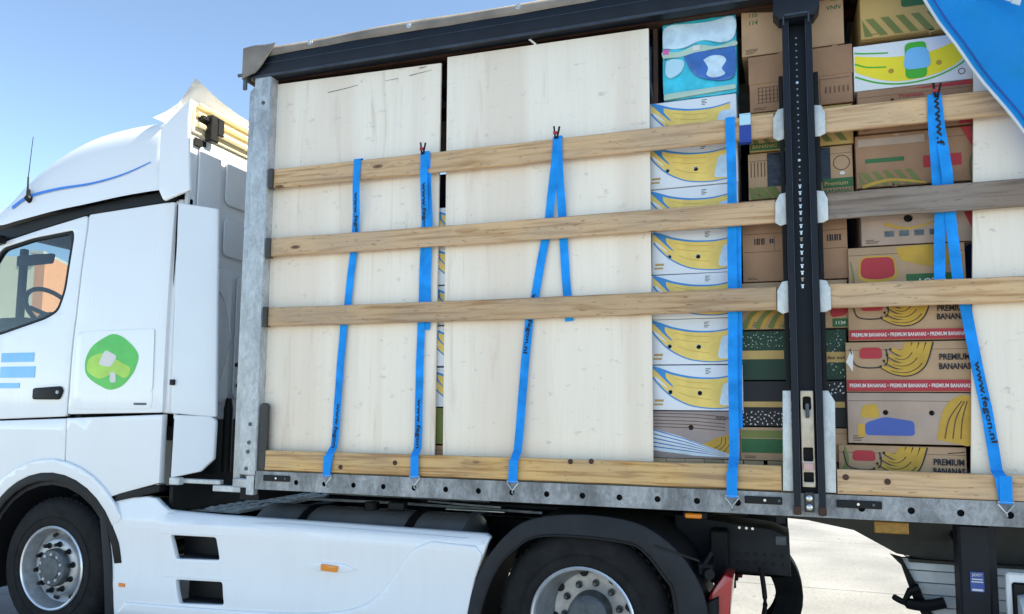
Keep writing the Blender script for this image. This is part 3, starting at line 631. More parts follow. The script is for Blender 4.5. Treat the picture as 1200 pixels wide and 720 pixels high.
part('colour_tab', decal([quad(f(.42, 0)[0], f(.52, 0)[0], f(0, .54)[1], f(0, .60)[1])], yk-.0055), 'pwhite', pk)
part('lower_fold', plate([rounded([f(.02, .01), f(.98, .05), f(.97, .10), f(.03, .08)], .01)], yk, yk+.02, .002), 'filmgreen', pk)

# middle column behind the pillar
GM = 'cartons stacked behind the dark pillar'
def plain_lines(c, y, lines, w=.0025, m='brownink', nm='seam'):
    part(nm, decal([stroke(l, w) for l in lines], y-.001), m, c)
c, y = carton('topmost plain brown carton with green stamps behind the pillar head', -.15, .385, 3.69, 4.02, 'cardboard2', .12, .5, [], None, .0, GM)
plain_lines(c, y, [[(-.145, 3.955), (.02, 3.955)], [(.02, 4.0), (.02, 3.93)], [(.26, 3.93), (.26, 4.0)], [(.25, 3.955), (.38, 3.955)]])
for s, x, z in (('11b', -.085, 3.93), ('114', -.085, 3.885), ('llb', .335, 3.955), ('VNN', .335, 3.905)): part('stamp', text(s, .035, x, z, y-.0012, shear=.1), 'pgreen', c)
c, y = carton('brown carton with printed grid label just above the upper slat', -.112, .418, 3.36, 3.685, 'cardboard', .12, .5, [(.06, 3.676, .016), (.335, 3.672, .018)], 3.52, 0, GM)
part('grid_label', decal([stroke([(-.065+.02*k, 3.41), (-.065+.02*k, 3.50)], .004) for k in range(6)]+[stroke([(-.07, 3.41+.022*k), (.04, 3.41+.022*k)], .003) for k in range(5)], y-.0012), 'brownink', c)
part('label_box', decal([stroke([(.255, 3.37), (.255, 3.51)], .003), stroke([(.26, 3.50), (.41, 3.50)], .002)]+[stroke([(.285+.022*k, 3.42), (.285+.022*k, 3.455)], .005) for k in range(6)], y-.0052), 'brownink', c)
def stripes(x0, x1, z0, z1, n, w, slope=.7):
    out = []
    for k in range(n):
        a = x0+(x1-x0)*(k+.2)/n; b = min(a+w, x1); d = (z1-z0)*slope
        out.append([(max(x0, a-d), z1), (max(x0, min(x1, b-d)), z1), (b, z0), (min(x1, a), z0)])
    return out
c, y = carton('green banded brown carton directly behind the upper slat', -.125, .408, 3.13, 3.355, 'tan', .12, .5, [], None, 0, GM)
part('stripe_print', decal(stripes(-.12, .405, 3.15, 3.34, 7, .035), y-.0012), 'olive', c)
part('green_band', decal([quad(-.122, .06, 3.135, 3.175)], y-.002), 'pgreen', c)
part('lettering', text('BANANAS', .03, -.045, 3.158, y-.003, width=.13), 'tan', c)
c, y = carton('brown carton with green Premium BANANAS band above the middle slat', -.13, .405, 2.862, 3.127, 'cardboard2', .12, .5, [], None, 0, GM)
part('net_window', plate([quad(-.03, .295, 2.93, 3.12)], y-.004, y-.001, .0), 'bag', c)
part('stripe_print', decal(stripes(-.128, .05, 2.864, 2.93, 3, .05), y-.0052), 'olive', c)
part('text_stamp', decal([stroke([(-.115+.018*k, 2.99), (-.115+.018*k, 3.075)], .005) for k in range(5)], y-.0012), 'brownink', c)
part('round_stamp', decal([circ(.35, 3.03, .042, 20), circ(.35, 3.03, .038, 20)], y-.0012), 'brownink', c)
part('white_dot', decal([circ(.352, 2.972, .010, 12, 1.4)], y-.002), 'pwhite', c)
part('green_band', decal([quad(.255, .403, 2.895, 2.945)], y-.0052), 'pgreen', c)
part('band_lettering', text('Premium', .032, .32, 2.918, y-.0062, width=.115), 'tan', c)
part('lettering', text('BANANAS', .034, .33, 2.877, y-.0062, width=.14), 'pgreen', c)
c, y = carton('plain brown carton with small barcode print between middle and lowest slats', -.172, .362, 2.40, 2.857, 'cardboard', .12, .5, [], None, 0, GM)
plain_lines(c, y, [[(-.17, 2.665), (.36, 2.665)], [(-.165, 2.565), (.36, 2.565)], [(-.005, 2.57), (-.005, 2.66)]])
part('barcode', decal([quad(-.11+.012*k, -.104+.012*k+.003*(k % 2), 2.605, 2.64) for k in range(5)], y-.0012), 'ink', c)
part('barcode', decal([quad(-.03+.012*k, -.022+.012*k, 2.61, 2.635) for k in range(2)], y-.0012), 'ink', c)
part('barcode', decal([quad(.262+.012*k, .268+.012*k+.003*(k % 2), 2.605, 2.64) for k in range(6)], y-.0012), 'ink', c)
c, y = carton('tan and green wave-printed carton behind the lowest slat', -.182, .352, 2.135, 2.395, 'cardboard2', .12, .5, [], None, 0, GM)
part('wave_print', decal([stroke(spline([(-.18+.07*k, 2.14), (-.13+.07*k, 2.22), (-.02+.07*k, 2.27)], 5), .030, .014) for k in range(4)], y-.0012), 'olive', c)
part('mustard_wave', decal([stroke(spline([(-.15+.07*k, 2.14), (-.10+.07*k, 2.22), (.01+.07*k, 2.27)], 5), .022, .01) for k in range(3)], y-.002), 'mustard', c)
part('red_badge', decal([rounded([(.262, 2.24), (.36, 2.24), (.34, 2.20), (.27, 2.19)], .02)], y-.0012), 'red', c)
part('green_band', decal([quad(.275, .350, 2.14, 2.185)], y-.0012), 'pgreen', c)
part('lettering', text('1134', .026, .315, 2.162, y-.0022), 'pwhite', c)
def leaf(x, z, a, s):
    c_, s_ = math.cos(a), math.sin(a); return [(x+(p*c_-q*s_)*s, z+(p*s_+q*c_)*s) for p, q in ((-1, 0), (-.3, .38), (.4, .3), (1, 0), (.4, -.3), (-.3, -.38))]
def leaves(x0, x1, z0, z1, n, s, seed):
    q = random.Random(seed); pts = []
    for _ in range(n*20):
        p = (q.uniform(x0+s, x1-s), q.uniform(z0+s, z1-s))
        if all((p[0]-a)**2+(p[1]-b)**2 > (2.05*s)**2 for a, b in pts): pts.append(p)
        if len(pts) >= n: break
    return [leaf(a, b, q.uniform(0, 6.3), s*q.uniform(.6, 1)) for a, b in pts]
c, y = carton('dark green leaf-patterned gift carton behind the pillar', -.195, .342, 1.862, 2.132, 'dgreen', .12, .5, [], None, 0, GM)
part('leaf_print', decal(leaves(-.19, .10, 2.03, 2.13, 60, .009, 4)+leaves(.10, .34, 1.87, 2.13, 110, .009, 5), y-.0012), 'pgreen', c)
STUFF = part('pale_sprigs', decal(leaves(-.19, .10, 2.03, 2.13, 40, .0055, 14)+leaves(.10, .34, 1.87, 2.13, 60, .0055, 15), y-.0020), 'pwhite', c); STUFF['kind'] = 'stuff'
for q_ in (quad(-.19, .03, 1.975, 2.022), quad(.235, .34, 1.955, 2.01)): part('tan_label', decal([q_], y-.003), 'tan', c)
part('lettering', text('Best wish', .026, .288, 1.98, y-.004, width=.085, shear=.3), 'ink', c)
c, y = carton('black white-speckled carton low behind the pillar', -.198, .336, 1.612, 1.858, 'pblack', .12, .5, [], None, 0, GM)
for lv in (leaves(-.195, .08, 1.614, 1.70, 60, .0085, 6), leaves(.2, .335, 1.78, 1.85, 40, .0085, 7)): part('speckle_print', decal(lv, y-.0012), 'pwhite', c)['kind'] = 'stuff'
part('tan_band', decal([quad(-.19, .33, 1.715, 1.745)], y-.002), 'tan', c)
c, y = carton('green and tan carton at the foot of the stack behind the pillar', -.202, .33, 1.43, 1.609, 'cardboard2', .12, .5, [], None, 0, GM)
part('green_band', decal([quad(-.198, .2, 1.47, 1.545)], y-.0012), 'pgreen', c)
part('olive_band', decal([quad(-.198, .2, 1.55, 1.59)], y-.0012), 'olive', c)
# tissue scrap poking out between the stacks
single('paper_scrap', plate([[(.335, 1.95), (.362, 2.02), (.372, 1.99), (.366, 1.90), (.35, 1.93)]], .095, .098), 'pwhite', 'torn white paper scrap between the green leaf carton and red banded carton', 'paper')

# right column
GR = 'banana cartons right of the pillar'
def bananas(c, y, f, yoff=.0012, m='mustard', n=4):
    for k in range(n):
        d = .125*k; e = .055*k
        lo = spline([f(.285+e*.5, .47+d*.9), f(.40+e*.2, .335+d), f(.53-e*.3, .33+d), f(.64-e*.7, .52+d*.8), f(.705-e, .97)], 6)
        up = spline([f(.655-e, .97), f(.59-e*.7, .62+d*.8), f(.51-e*.3, .47+d), f(.41+e*.2, .45+d), f(.295+e*.5, .53+d*.9)], 6)
        cl = lambda P_: [(a_, min(b_, f(0, .985)[1])) for a_, b_ in P_]
        lo, up = cl(lo), cl(up); yy = y-yoff-.0006*(n-k)
        part('banana_print', decal([lo+up], yy), m, c)
        part('banana_outline', decal([stroke(lo, .004, .007)], yy-.0003), 'ink', c)
        if k < 3: part('banana_ridge', decal([stroke([((p[0]+q_[0])/2, (p[1]+q_[1])/2) for p, q_ in zip(lo, up[::-1])][4:-6], .0025, .0045)], yy-.0003), 'ink', c)
        part('banana_tip', decal([circ(*f(.283+e*.5, .50+d*.9), .007, 7)], yy-.0004), 'ink', c)
c, y = carton('topmost striped tan carton under the curtain edge', .46, .985, 3.69, 3.96, 'tan', .10, .5, [(.80, 3.70, .014)], None, 0, GR)
part('stripe_print', decal(stripes(.465, .98, 3.70, 3.80, 7, .04), y-.0012), 'olive', c)
part('green_badge', decal([rounded([(.66, 3.84), (.82, 3.84), (.82, 3.93), (.66, 3.93)], .02)], y-.0012), 'pgreen', c)
c, y = carton('white carton with big yellow banana outlined in green', .425, .99, 3.405, 3.66, 'cwhite', .10, .5, [], None, .008, GR)
f = U(.425, .99, 3.405, 3.66)
ub = spline([f(.01, .78), f(.15, .72), f(.35, .66), f(.6, .66), f(.8, .78), f(.96, .97)], 6); lb = spline([f(.99, .62), f(.85, .34), f(.65, .17), f(.4, .12), f(.2, .22), f(.01, .42)], 6)
part('yellow_print', decal([ub+lb], y-.0012), 'yellow2', c)
for s in (spline([f(.01, .84), f(.12, .80), f(.30, .76)], 5), spline([f(.01, .60), f(.12, .50), f(.28, .46)], 5), spline([f(.01, .32), f(.2, .14), f(.42, .06), f(.65, .11), f(.86, .29), f(.99, .52)], 6)):
    part('green_line', decal([stroke(s, .009, .007)], y-.0022), 'pgreen2', c)
part('badge_edge', decal([rounded([f(.44, .14), f(.62, .14), f(.62, .92), f(.44, .92)], .03)], y-.0030), 'pgreen2', c)
part('badge', decal([rounded([f(.42, .34), f(.66, .34), f(.63, .80), f(.45, .80)], .04)], y-.0040), 'decalblue', c)
part('dots', decal([circ(*f(.32, .36), .014, 10), circ(*f(.72, .42), .014, 10)], y-.0022), 'mustard', c)
part('recycling_mark', decal([circ(*f(.90, .18), .017, 14), circ(*f(.90, .18), .013, 14)], y-.0022), 'brownink', c)
c, y = carton('brown carton with red flap corner behind the upper right slat', .432, .975, 3.165, 3.402, 'cardboard', .10, .5, [(.60, 3.335, .008)], None, 0, GR)
part('red_trim', decal([[(.68, 3.385), (.97, 3.40), (.97, 3.375), (.85, 3.375)], [(.90, 3.17), (.972, 3.17), (.972, 3.30)]], y-.0012), 'red', c)
part('lettering', text('Premium', .032, .69, 3.352, y-.0022, bold=.02), 'red', c)
c, y = carton('brown carton with green wave and torn spot, above the grey weathered slat', .415, .965, 2.872, 3.16, 'cardboard', .10, .5, [(.60, 2.885, .013), (.80, 2.885, .013)], None, 0, GR)
f = U(.415, .965, 2.872, 3.16)
part('dark_band', decal([quad(*[f(.02, 0)[0], f(.6, 0)[0], f(0, .78)[1], f(0, .92)[1]])], y-.0012), 'cardboard3', c)
part('green_band', decal([quad(*[f(.08, 0)[0], f(.42, 0)[0], f(0, .46)[1], f(0, .54)[1]])], y-.0012), 'pgreen', c)
part('red_badge', decal([quad(*[f(.58, 0)[0], f(.9, 0)[0], f(0, .30)[1], f(0, .52)[1]])], y-.0012), 'red', c)
part('stripe_print', decal(stripes(f(.02, 0)[0], f(.6, 0)[0], f(0, .02)[1], f(0, .3)[1], 6, .03), y-.0012), 'olive', c)
part('mustard_print', decal([stroke(spline([f(.05, .02), f(.3, .12), f(.6, .02)], 5), .02, .01)], y-.002), 'mustard', c)
part('red_corner', decal([[f(.90, .99), f(.995, .99), f(.995, .60)]], y-.0022), 'red', c)
part('green_edge', decal([stroke(spline([f(.995, .5), f(.965, .3), f(.975, .02)], 5), .006)], y-.0022), 'pgreen', c)
c, y = carton('brown carton with yellow arc below the grey weathered slat', .43, .95, 2.562, 2.868, 'cardboard3', .115, .5, [(.655, 2.70, .022)], None, 0, GR)
part('yellow_arc', decal([stroke(spline([(.54, 2.675), (.65, 2.645), (.79, 2.675)], 6), .016, .008)], y-.0012), 'mustard', c)
for k in range(4): part('print_block', decal([quad(.54+.07*k, .585+.07*k, 2.605, 2.635)], y-.0012), 'hub', c)
part('red_corner', decal([[(.90, 2.74), (.945, 2.74), (.945, 2.62)]], y-.0012), 'red', c)
c, y = carton('tan carton with red oval badge and green band, above the lowest right slat', .362, .905, 2.30, 2.557, 'cardboard2', .10, .5, [], None, 0, GR)
f = U(.362, .905, 2.30, 2.557)
part('oval_edge', decal([rounded([f(.08, .30), f(.25, .24), f(.43, .30), f(.41, .80), f(.10, .80)], .04, 6)], y-.0012), 'mustard', c)
part('red_oval', decal([rounded([f(.10, .36), f(.25, .31), f(.41, .36), f(.395, .77), f(.115, .77)], .035, 6)], y-.002), 'red', c)
part('green_band', decal([quad(f(.50, 0)[0], f(.90, 0)[0], f(0, .12)[1], f(0, .40)[1])], y-.0012), 'pgreen', c)
part('lettering', text('LOTTI', .045, f(.72, 0)[0], f(0, .24)[1], y-.0022, bold=.02), 'pwhite', c)
part('mustard_print', decal([spline([f(.42, .95), f(.7, .98), f(.9, .9), f(.95, .6), f(.7, .55), f(.45, .7)], 5)], y-.0012), 'mustard', c)
part('green_leaf', decal([stroke(spline([f(.01, .05), f(.04, .3), f(.02, .7)], 5), .014, .006)], y-.0012), 'olive', c)
def premium(label, x0, x1, z0, z1, txt=True, band=True, holes=(), m='cardboard2', line2=True, y=.10):
    f = U(x0, x1, z0, z1); c, y = carton(label, x0, x1, z0, z1, m, y, .5, holes, None, 0, GR)
    bananas(c, y, f)
    part('badge_outline', decal([stroke(spline([f(.04, .86), f(.07, .56), f(.16, .48), f(.30, .50), f(.34, .62), f(.33, .85)], 5), .006)], y-.0032), 'ink', c)
    part('red_badge', decal([rounded([f(.11, .66), f(.30, .66), f(.29, .88), f(.12, .88)], .02)], y-.0032), 'red', c)
    if band:
        part('red_band', decal([quad(x0+.001, x1-.001, f(0, .02)[1], f(0, .24)[1])], y-.004), 'red', c)
        part('band_lettering', text('PREMIUM BANANAS \u2022 PREMIUM BANANAS \u2022 PREMIUM BANANAS', .03, (x0+x1)/2, f(0, .13)[1], y-.005, bold=.02, width=(x1-x0)*.95, font_h=.02), 'pwhite', c)
    part('lettering', join(text('PREMIUM', .05, f(.865, 0)[0], f(0, .68)[1], y-.0045, bold=.03, width=.135, font_h=.032), text('BANANAS', .05, f(.865, 0)[0], f(0, .50)[1], y-.0045, bold=.03, width=.14, font_h=.032)), 'ink', c)
    return c, y, f
premium('tan carton with bananas and red PREMIUM BANANAS band, just below the lowest right slat', .355, .912, 2.062, 2.297)
premium('faded red-banded banana carton, second below the lowest right slat', .338, .915, 1.797, 2.058, y=.092)
c, y = carton('tan carton with blue lettering block and yellow fruit, second from the floor', .332, .912, 1.532, 1.793, 'cardboard3', .085, .5, [(.51, 1.69, .013), (.72, 1.69, .013)], None, 0, GR)
f = U(.332, .912, 1.532, 1.793)
part('blue_print', decal([rounded([f(.14, .16), f(.53, .16), f(.53, .44), f(.30, .52), f(.14, .40)], .02)], y-.0012), 'pblue2', c)
part('yellow_leaf', decal([rounded([f(.10, .5), f(.26, .5), f(.24, .78), f(.12, .74)], .02), rounded([f(.08, .12), f(.135, .12), f(.135, .38), f(.08, .38)], .01)], y-.0012), 'mustard', c)
part('fruit_print', decal([spline([f(.70, .10), f(.74, .55), f(.82, .86), f(.97, .9), f(.97, .06), f(.85, .03)], 5)], y-.0012), 'mustard', c)
part('fruit_lines', decal([stroke(spline([f(.76+.06*k, .12), f(.80+.05*k, .5), f(.90+.02*k, .84)], 5), .005) for k in range(3)], y-.002), 'brownink', c)
c, y, f = premium('lowest tan banana carton standing on the trailer floor', .285, .868, 1.286, 1.527, band=False, y=.105)
part('green_leaf', decal([stroke(spline([f(.045, .45), f(.07, .7), f(.05, .95)], 5), .022, .008)], y-.0012), 'olive', c)
part('thin_line', decal([stroke([f(.86, .86), f(.99, .89)], .004)], y-.0012), 'ink', c)
# cartons showing through the gap between the sheets, and dark load on top
for k, (z0, z1) in enumerate(((1.285, 1.47), (1.475, 1.70), (1.705, 1.95), (1.955, 2.205), (2.21, 2.46), (2.465, 2.71), (2.715, 2.96))):
    lab = ['lowest brown carton seen through the gap between the plywood sheets', 'olive carton seen through the gap between the plywood sheets', 'white swirl carton in the sheet gap, above the olive one', 'second white swirl carton in the gap between plywood sheets', 'white swirl carton in the sheet gap beside the lowest slat', 'white swirl carton in the sheet gap between lowest and middle slats', 'white swirl carton in the sheet gap behind the middle slat'][k]
    if k < 2: carton(lab, -2.2, -1.75, z0, z1, ('cardboard', 'olive')[k], .095, .4)
    else: swirl_box(-2.06, -1.62, z0, z1, lab, .092, False, 'cartons behind the sheet gap')
def lump(name, x0, x1, y0, y1, z0, z1, m, label, cat, seed):
    q = random.Random(seed); bm = bmesh.new(); bmesh.ops.create_icosphere(bm, subdivisions=4, radius=1); ph = [q.uniform(0, 6) for _ in range(6)]
    for v in bm.verts:
        c = v.co; r = 1+.07*math.sin(c.x*9+ph[0]+c.z*4)+.05*math.sin(c.y*13+ph[1]+c.z*7)+.04*math.sin(c.z*17+ph[2]+c.x*11)
        s = Vector([math.copysign(abs(t)**.6, t) for t in c])*r
        v.co = Vector(((x0+x1)/2+s.x*(x1-x0)/2, (y0+y1)/2+s.y*(y1-y0)/2, (z0+z1)/2+s.z*(z1-z0)/2))
    return single(name, tomesh(bm, 60), m, label, cat)
lump('wrapped_bundle', -1.25, -.62, .14, .6, 3.3, 4.02, 'bagblue', 'dark blue film-wrapped bundle above the tall cream plywood sheet', 'bundle', 3)
lump('wrapped_bundle', -1.95, -1.3, .16, .6, 3.1, 3.93, 'bag', 'black bagged bundle behind the top of the sheet gap', 'bundle', 5)
# ------------------------------------------------------------------ blue lashing straps
YF, YB, YH = -.006, .046, -.012        # in front of slats, behind slats, over the rail
def strap_hook(parent, x, z, dx):
    t = part('hook', tube([(x-.030, YH-.004, z+.012), (x-.034, YH-.004, z-.002), (x+dx, YH-.006, z-.045), (x+.034, YH-.004, z-.002), (x+.030, YH-.004, z+.012)], .0042, 7), 'steel', parent)
    part('hook_tip', tube([(x+dx, YH-.006, z-.040), (x+dx, YH-.010, z-.055), (x+dx, YH+.01, z-.066), (x+dx, .02, z-.055)], .005, 7), 'steel', t)
    part('hook_bar', tube([(x-.034, YH-.004, z+.008), (x+.034, YH-.004, z+.008)], .0042, 7), 'steel', t)
def subdiv(P, step=.06):
    out = []
    for a, b in zip(P, P[1:]):
        a, b = Vector(a), Vector(b); n = max(1, int((b-a).length/step))
        for i in range(n): out.append(tuple(a+(b-a)*i/n))
    return out+[tuple(P[-1])]
def strap(label, runs, texts, hook, clip=None):
    """runs: list of centre lines (x,z,y); first is the main run"""
    x0, z0 = runs[0][-1][0], runs[0][-1][1]
    s = thing('lashing_strap', label, 'strap', (x0, -.01, z0), 'blue lashing straps along the open side')
    for k, r in enumerate(runs):
        pts = []; P_ = [(x, y, z) for x, z, y in r]
        pts = subdiv(P_); pts = [(x+.0015*math.sin(z*9+k), y-.0015*math.sin(z*23+k), z) for x, y, z in pts]
        part('webbing' if k == 0 else 'webbing_tail', ribbon(pts, .05), 'blue', s)
    for str_, xa, za, xb, zb, y in texts:
        L = math.hypot(xb-xa, zb-za); rot = math.atan2(zb-za, xb-xa)
        tm = text(str_, .034, (xa+xb)/2, (za+zb)/2, y-.0042, rot, bold=.022, width=L, font_h=.034)
        r0 = runs[0]
        for v in tm.vertices:
            for (xa_, za_, ya_), (xb_, zb_, yb_) in zip(r0, r0[1:]):
                if zb_ <= v.co.z <= za_ and za_ > zb_: v.co.y = ya_+(yb_-ya_)*(za_-v.co.z)/(za_-zb_)-.0055; break
        part('lettering', tm, 'ink', s)
    xh, zh = runs[0][-1][0], runs[0][-1][1]
    if hook:
        part('stitched_end', ribbon([(xh+.012*hook, YH-.004, zh+.13), (xh, YH-.006, zh)], .053, .004), 'blue', s)
        strap_hook(s, xh, zh, .0)
    if clip:
        cx, cz = clip
        c = part('peg', join(tube([(cx-.006, YF-.008, cz-.03), (cx-.014, YF-.010, cz+.045)], .006, 6), tube([(cx+.004, YF-.008, cz-.03), (cx+.020, YF-.010, cz+.04)], .006, 6)), 'black', s)
        part('peg_tip', box(cx-.018, cx+.006, YF-.018, YF-.004, cz-.004, cz+.012, .002), 'red', c)
    return s
def top(x, dx=0.): return [(x-.0, 3.20, .05), (x, 3.301, .036), (x, 3.306, .017), (x, 3.300, -.001), (x+dx, 3.15, YF)]
strap('blue strap nearest the galvanised front post, slanting down to the rail',
      [top(-2.545, -.004)[1:]+[(-2.556, 2.95, YF+.02), (-2.575, 2.84, YB), (-2.585, 2.68, YB), (-2.618, 2.36, YB), (-2.642, 2.22, YB), (-2.672, 1.45, .03), (-2.678, 1.40, YH), (-2.693, 1.262, YH)]],
      [('www.fegon', -2.552, 3.08, -2.568, 2.80, YF+.012), ('www.fegon', -2.655, 1.72, -2.675, 1.44, .034)], .3)
strap('blue strap with dark peg hung over the upper slat, second from the front post',
      [top(-2.068)[1:]+[(-2.068, 2.95, YF+.02), (-2.076, 2.84, YB), (-2.08, 2.68, YB), (-2.085, 2.36, YB), (-2.09, 2.22, YB), (-2.088, 1.45, .03), (-2.088, 1.40, YH), (-2.082, 1.276, YH)],
       [(-2.052, 3.295, -.004), (-2.046, 2.9, .03), (-2.055, 2.2, .052), (-2.06, 2.18, .052)]],
      [('www.fegon', -2.069, 3.10, -2.076, 2.80, YF+.012), ('www.fegon', -2.088, 1.75, -2.089, 1.45, .034)], -.2, (-2.075, 3.31))
strap('blue strap hung as an inverted V with a loose tail, across the cream plywood sheet',
      [[(-1.20, 3.300, .03), (-1.20, 3.306, .015), (-1.202, 3.299, -.001), (-1.212, 3.15, YF), (-1.245, 2.95, .015), (-1.265, 2.83, YB), (-1.29, 2.68, YB), (-1.35, 2.36, YB), (-1.385, 2.22, YB), (-1.445, 1.45, .03), (-1.450, 1.40, YH), (-1.458, 1.272, YH)],
       [(-1.198, 3.303, -.003), (-1.190, 3.10, -.004), (-1.185, 2.84, .040), (-1.163, 2.5, .050), (-1.142, 2.205, .052)]],
      [('www.fegon.nl', -1.355, 2.375, -1.408, 2.02, YB-.003)], .4, (-1.205, 3.315))
strap('straight vertical blue strap in front of the right edge of the swirl cartons',
      [top(-.216)[1:]+[(-.216, 2.95, YF+.015), (-.218, 2.84, YB), (-.22, 2.68, YB), (-.224, 2.36, YB), (-.226, 2.22, YB), (-.232, 1.45, .03), (-.236, 1.40, YH), (-.243, 1.242, YH)],
       [(-.196, 2.70, .055), (-.20, 2.40, .06), (-.21, 1.6, .056)]],
      [], .1)
strap('blue strap with two bands right of the pillar, slanting across the right plywood sheet',
      [[(.80, 3.300, .03), (.795, 3.306, .015), (.79, 3.299, -.001), (.797, 3.12, YF), (.825, 2.9, .02), (.832, 2.84, YB), (.838, 2.69, YB), (.856, 2.36, YB), (.882, 2.22, YB), (.952, 1.71, YB), (.978, 1.42, .03), (.985, 1.39, YH), (1.0, 1.268, YH)],
       [(.775, 3.298, -.003), (.772, 3.1, -.006), (.786, 2.84, .050), (.792, 2.68, .052), (.778, 2.36, .052), (.778, 2.26, .054)]],
      [('www.f', .793, 3.285, .801, 3.03, YF-.002), ('www.fegon.nl', .918, 1.945, .974, 1.55, YB-.003)], .3, (.79, 3.31))
ls = thing('slat_loop', 'dark blue band with pale tape looped round the upper slat beside the pillar', 'strap', (-.135, .017, 3.16))
part('band', join(box(-.170, -.108, -.006, .002, 3.158, 3.245, .002), box(-.170, -.108, .032, .038, 3.158, 3.30), box(-.170, -.108, -.006, .038, 3.150, 3.158)), 'bluedark', ls)
part('pale_tape', join(box(-.168, -.110, -.006, .002, 3.247, 3.305, .002), box(-.168, -.110, -.006, .038, 3.3055, 3.311)), 'bluepale', ls)

# ------------------------------------------------------------------ pulled-back curtain
bm = bmesh.new(); NU, NV = 90, 40; rows = []
for j in range(NV+1):
    z = 3.99-(3.99-1.22)*j/NV; xe = .745+.534*(3.758-z)+.012*math.sin(z*5)
    row = []
    for i in range(NU+1):
        t = i/NU; x = xe+(XE-xe)*t**1.3; e = min(1, (x-xe)/.35)
        y = -.085-.010*math.sin((x-.53*(3.758-z))*9.+.6)*(.4+.6*e)-.010*math.sin(x*23+z*6)*e-.008*math.sin((x+.55*z)*21+.7*math.sin(z*7))-.007*math.sin((x*.6-z)*15+1.3+math.sin(x*9))
        row.append(bm.verts.new((x, y, z)))
    rows.append(row)
for A, B in zip(rows, rows[1:]):
    for k in range(NU): bm.faces.new((A[k], A[k+1], B[k+1], B[k]))
edge = [r[0].co.copy() for r in rows]
bmesh.ops.solidify(bm, geom=list(bm.faces), thickness=.004)
cu = thing('side_curtain', 'bright blue tarpaulin curtain pulled back over the right end of the load', 'curtain', (3.0, -.08, 1.22))
part('sheet', tomesh(bm, 60), 'curtain', cu)
part('hem', tube([(p.x-.002, p.y, p.z) for p in edge], .007, 6), 'hem', cu)
part('hem_seam', tube([(p.x+.035, p.y-.004, p.z) for p in edge], .0035, 5), 'bluedark', cu)
dz = Vector((.60, -.80))
for k in range(4):
    cx, cz = 1.015+.037*k, 3.748-.026*k
    part('printed_square', plate([[(cx-.014, cz+.022), (cx+.022, cz+.002), (cx+.014, cz-.024), (cx-.022, cz-.004)]], -.128, -.124), 'hem', cu)

# ------------------------------------------------------------------ tractor
K = thing('tractor_unit', 'white tractor unit with high roof cab, side skirt and black rear mudguard', 'lorry', (-3.5, 1.275, 0))
def crown(c):
    z, x = c.z, c.x; d = .012*(z-2.0)**2+.016*max(0, z-2.2)**2
    if x < -5.7: d += .22*((-5.7-x)/.9)**2
    if x > -4.25: d += .02*((x+4.25)/.2)**2
    return Vector((x, c.y+d, c.z))
def mirror(fn): return lambda c: Vector((fn(c).x, 2.55-(fn(c).y), c.z))
YC = .05
door_o = rounded([(-6.22, 1.56), (-4.966, 1.612), (-4.955, 2.1), (-4.945, 2.3), (-4.937, 2.36), (-4.925, 2.72), (-4.908, 3.02), (-4.912, 3.128), (-5.4, 3.045), (-5.77, 2.972), (-6.22, 2.5)], .03)
win_o = rounded([(-6.12, 2.18), (-5.69, 2.235), (-5.23, 2.345), (-5.11, 2.40), (-5.055, 2.56), (-5.025, 2.96), (-5.04, 3.02), (-5.45, 2.985), (-5.77, 2.925), (-6.0, 2.62)], .05, 5)
def inset(pts, k):
    c = Vector((sum(p[0] for p in pts)/len(pts), sum(p[1] for p in pts)/len(pts))); return [tuple(c+(Vector(p)-c)*k) for p in pts]
